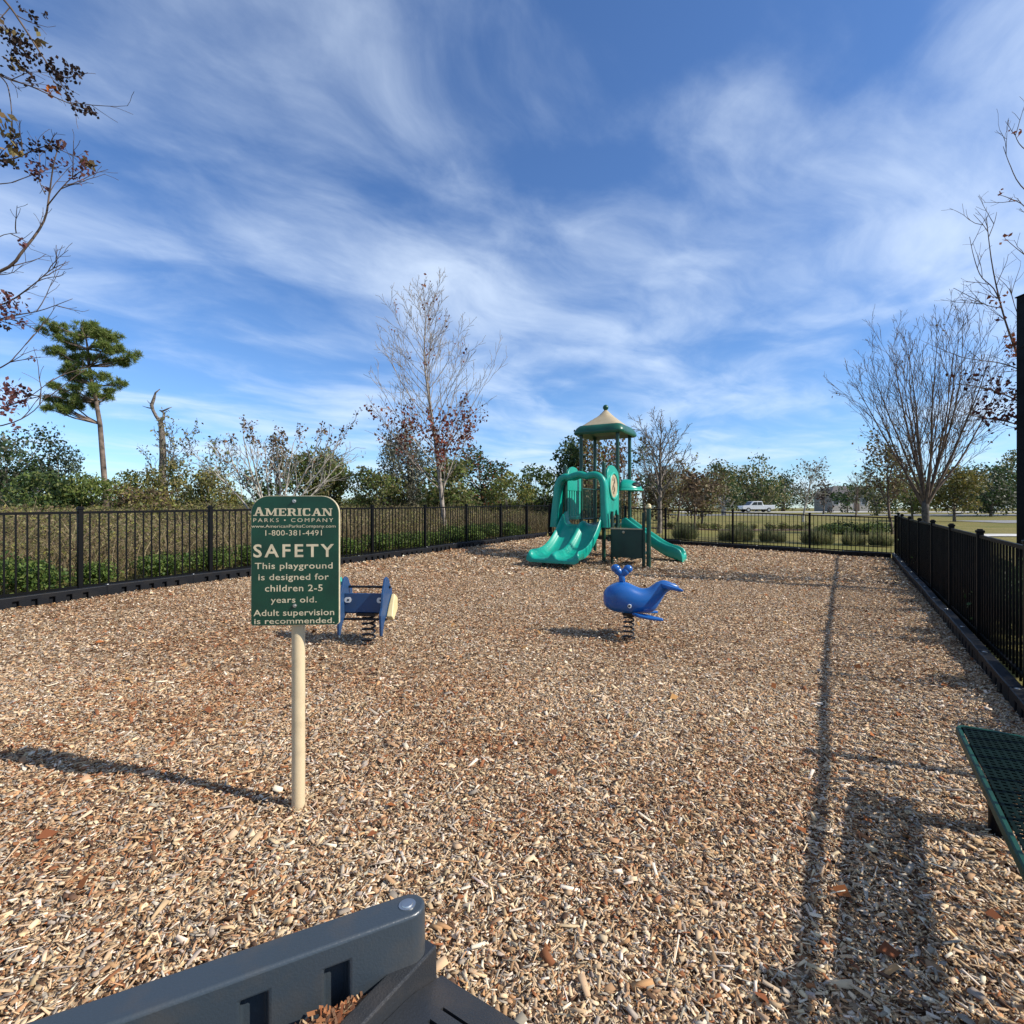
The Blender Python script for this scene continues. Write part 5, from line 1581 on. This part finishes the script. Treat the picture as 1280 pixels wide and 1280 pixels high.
hr = 'dark dense shrub in the hedge pressed against the right fence outside'
rp_ = []
y_ = .6; i = 0
while y_ < 15.2:
    p = FR(y_); x = p.x + .50 * .84 + random.uniform(-.06, .06); yy_ = y_ - .50 * .54
    if len(rp_) < 3: rp_.append(shrub_proto('hedge_shrub', hr, 'shrub', (x, yy_, gz(x, yy_)), 320 + i, 1.05, .88, 5200, .060, GREEN_D, 'hedge shrubs outside the right fence'))
    else: dup(rp_[i % 3], (x, yy_, gz(x, yy_)), random.uniform(0, 6.28), sc=random.uniform(.9, 1.06))
    y_ += random.uniform(.55, .68); i += 1

# tufts along the outer side of the far fence
def blade_tuft(loc, seed, wd, h, n, cols, label, group):
    root = thing('grass_tuft', label, 'grass tuft', loc, 0, group)
    a = rng.random(n) * 6.28; r0 = wd * .22 * rng.random(n) ** .5; out_ = rng.random(n) ** .8
    H = h * rng.uniform(.45, 1.1, n) * (1.05 - .55 * out_)
    d2 = np.stack([np.cos(a), np.sin(a)], -1)
    p = []
    for f in (0, .4, .75, 1.0):
        rr_ = r0 * 1.4 + wd * .36 * out_ * f ** 1.6 * rng.uniform(.6, 1.3, n)
        z = H * (f - .28 * out_ * f ** 3)
        p.append(np.stack([d2[:, 0] * rr_, d2[:, 1] * rr_, z], -1))
    b = a + rng.normal(0, .8, n) + 1.57
    sd = np.stack([np.cos(b), np.sin(b), 0 * b], -1) * .006
    V = np.stack([p[0] - sd, p[0] + sd, p[1] + sd, p[1] - sd, p[1] - sd, p[1] + sd, p[2] + sd * .8, p[2] - sd * .8, p[2] - sd * .8, p[2] + sd * .8, p[3] + sd * .2, p[3] - sd * .2], 1).reshape(-1, 3)
    np_mesh('blades', V, np.arange(n * 12).reshape(-1, 4), M['leaf'], np.repeat(pick(cols, n, .3), 3, 0), root)
    return root


tufts = []
TL = 'pale green fountain grass tuft on the lawn behind the far fence'
TG = 'grass tufts behind the far fence'
for i, (px, py) in enumerate(((850, 680), (862, 681), (905, 683), (920, 684), (932, 684), (958, 685), (975, 686), (1012, 688), (1024, 689), (1034, 689), (1062, 690), (1074, 690), (1096, 691), (1108, 692))):
    p = G(px, py - 4); d_ = p.y + 1.6; x = (px - 640) / F * d_; y = d_
    if i < 2:
        tufts.append(blade_tuft((x, y, gz(x, y)), 260 + i, .80, .74, 620, [(.17, .19, .075), (.13, .15, .06), (.22, .215, .10), (.25, .21, .11)], TL, TG))
    else: dup(tufts[i % 2], (x, y, gz(x, y)), random.uniform(0, 6), sc=random.uniform(.7, 1.05))
beds = []
bl_ = 'dark low shrub in the brown planting bed on the lawn'
for i in range(22):
    px = 830 + i * 8.6 + random.uniform(-3, 3); d_ = 31 + random.uniform(-.6, .6); x = (px - 640) / F * d_
    if i in (9, 14): continue
    if len(beds) < 2: beds.append(shrub_proto('bed_shrub', bl_, 'shrub', (x, d_, gz(x, d_)), 280 + i, .85, .38, 1700, .08, GREEN_M[:2] + OLIVE + BROWN[:1], 'shrubs in the lawn bed'))
    else: dup(beds[i % 2], (x, d_, gz(x, d_)), random.uniform(0, 6), sc=random.uniform(.7, 1.2))
b2 = []
for i in range(12):
    px = 1030 + i * 7.2 + random.uniform(-2, 2); d_ = 27 + random.uniform(-.8, .8); x = (px - 640) / F * d_
    if len(b2) < 2: b2.append(shrub_proto('bed_shrub', 'dense dark green shrub in the clump near the fence corner', 'shrub', (x, d_, gz(x, d_)), 300 + i, 1.25, .55, 1900, .09, GREEN_D + GREEN_M, 'dark shrubs near the fence corner'))
    else: dup(b2[i % 2], (x, d_, gz(x, d_)), random.uniform(0, 6), sc=random.uniform(.8, 1.15))


def strip(name, pts_l, pts_r, m, dz):
    """ribbon between two polylines following the ground"""
    n = len(pts_l); V = []; Fs = []
    k = 6
    for a, b in zip(pts_l, pts_r):
        for j in range(k + 1):
            p = Vector(a).lerp(Vector(b), j / k); V.append((p.x, p.y, gz(p.x, p.y) + dz))
    for i in range(n - 1):
        for j in range(k): Fs.append((i * (k + 1) + j, i * (k + 1) + j + 1, (i + 1) * (k + 1) + j + 1, (i + 1) * (k + 1) + j))
    o = MB().add(V, Fs).build(name, m, None, smooth=True)
    return tag(o, kind='structure')


lin = lambda x0, y0, x1, y1, n=24: [(x0 + (x1 - x0) * i / n, y0 + (y1 - y0) * i / n) for i in range(n + 1)]
strip('planting_bed', lin(8.5, 30.2, 18.5, 30.2), lin(8.5, 31.9, 18.5, 31.9), M['bedbrown'] if 'bedbrown' in M else mat('bed_mulch', (.13, .07, .04), .95, var=.3, vscale=4), -.015)
strip('parking_strip', lin(30, 89, 110, 89), lin(30, 98, 110, 98), M['concrete'], .0)
strip('road', lin(40, 41.5, 140, 56), lin(40, 47, 140, 63), M['asphalt'], .0)
strip('path', lin(22.2, 24.6, 46, 27), lin(22.8, 26.3, 46, 29.6), M['concrete'], .0)
strip('road', lin(22, 66, 75, 66), lin(22, 74, 75, 74), M['asphalt'], .0)

# ------------------------------------------------------------------ pickup truck
dT = 91.
xt, yt = (945 - 640) / F * dT, dT
truck = thing('pickup_truck', 'white crew cab pickup truck parked on the far side of the lawn', 'truck', (xt, yt, gz(xt, yt)), R(4))
body_o = [(-2.95, .55), (-2.98, .95), (-2.85, 1.12), (-1.75, 1.2), (-1.1, 1.86), (-.9, 1.92), (.6, 1.92), (.85, 1.25), (2.9, 1.25), (2.95, .6), (2.4, .5), (-2.4, .5)]
mb = MB(); mb.prism(body_o, lambda a, b, s: Vector((a, -.95 if s == 0 else .95, b)))
body = mb.build('body', M['truckpaint'], truck, bevel=.07, segs=3)
for (a0, a1) in ((-1.35, -.32), (-.22, .62)):
    mb = MB()
    t0 = -1.15 if a0 < -1 else a0
    mb.add([(a0, -.962, 1.25), (a1, -.962, 1.25), (a1 - (.12 if a1 > .5 else 0), -.962, 1.78), (t0 + .25 if a0 < -1 else a0, -.962, 1.78)], [(0, 1, 2, 3)])
    mb.build('window', M['glass_dark'], body)
mb = MB(); mb.add([(-1.72, -.8, 1.25), (-1.72, .8, 1.25), (-1.16, .75, 1.82), (-1.16, -.75, 1.82)], [(0, 1, 2, 3)])
mb.v = [(x - .03, y, z + .03) for x, y, z in mb.v]
mb.build('windscreen', M['glass_dark'], body)
for a in (-1.9, 1.85):
    for s in (-1, 1):
        mb = MB(); mb.tube([(a, s * .98, .40), (a, s * .70, .40)], .40, 20)
        wh = mb.build('wheel', M['tyre'], truck, smooth=True, auto=40)
        MB().tube([(a, s * .995, .40), (a, s * .97, .40)], [.22, .24], 14).build('rim', M['steel'], wh, smooth=True, auto=40)
MB().box((-2.96, -.65, .95), (.06, .35, .16)).build('headlight', M['white'], truck)
MB().box((-2.96, .65, .95), (.06, .35, .16)).build('headlight', M['white'], truck)
MB().box((-2.98, 0, .62), (.12, 1.8, .18)).build('bumper', M['steel'], truck, bevel=.02)

# ------------------------------------------------------------------ distant house
dH = 100.
xh = (1064 - 640) / F * dH
house = thing('house', 'pale walled house with grey hip roof far beyond the lawn', 'house', (xh, dH, gz(xh, dH)))
MB().box((0, 3, 1.7), (7.4, 6, 3.6)).build('wall', M['wallpaint'], house)
rf = MB(); rf.add([(-4.2, -.5, 3.5), (4.2, -.5, 3.5), (4.2, 6.5, 3.5), (-4.2, 6.5, 3.5), (-1.5, 3, 5.1), (1.5, 3, 5.1), (-4.2, -.5, 3.35), (4.2, -.5, 3.35), (4.2, 6.5, 3.35), (-4.2, 6.5, 3.35)],
       [(0, 1, 5, 4), (1, 2, 5), (2, 3, 4, 5), (3, 0, 4), (0, 6, 7, 1), (1, 7, 8, 2), (2, 8, 9, 3), (3, 9, 6, 0), (6, 9, 8, 7)])
rf.build('roof', M['roof'], house)
for x_ in (-3, -.6, 2.6):
    wn = MB().box((x_, -.02, 1.9), (1.25, .06, 1.35)).build('window', M['white'], house)
    MB().box((x_, -.06, 1.9), (1.05, .03, 1.15)).build('pane', M['glass_dark'], wn)
MB().box((1.1, -.03, 1.15), (1.0, .05, 2.1)).build('door', M['darkbrown'], house)

SC.cycles.max_bounces = 6
SC.cycles.use_adaptive_sampling = True
SC.cycles.use_denoising = True
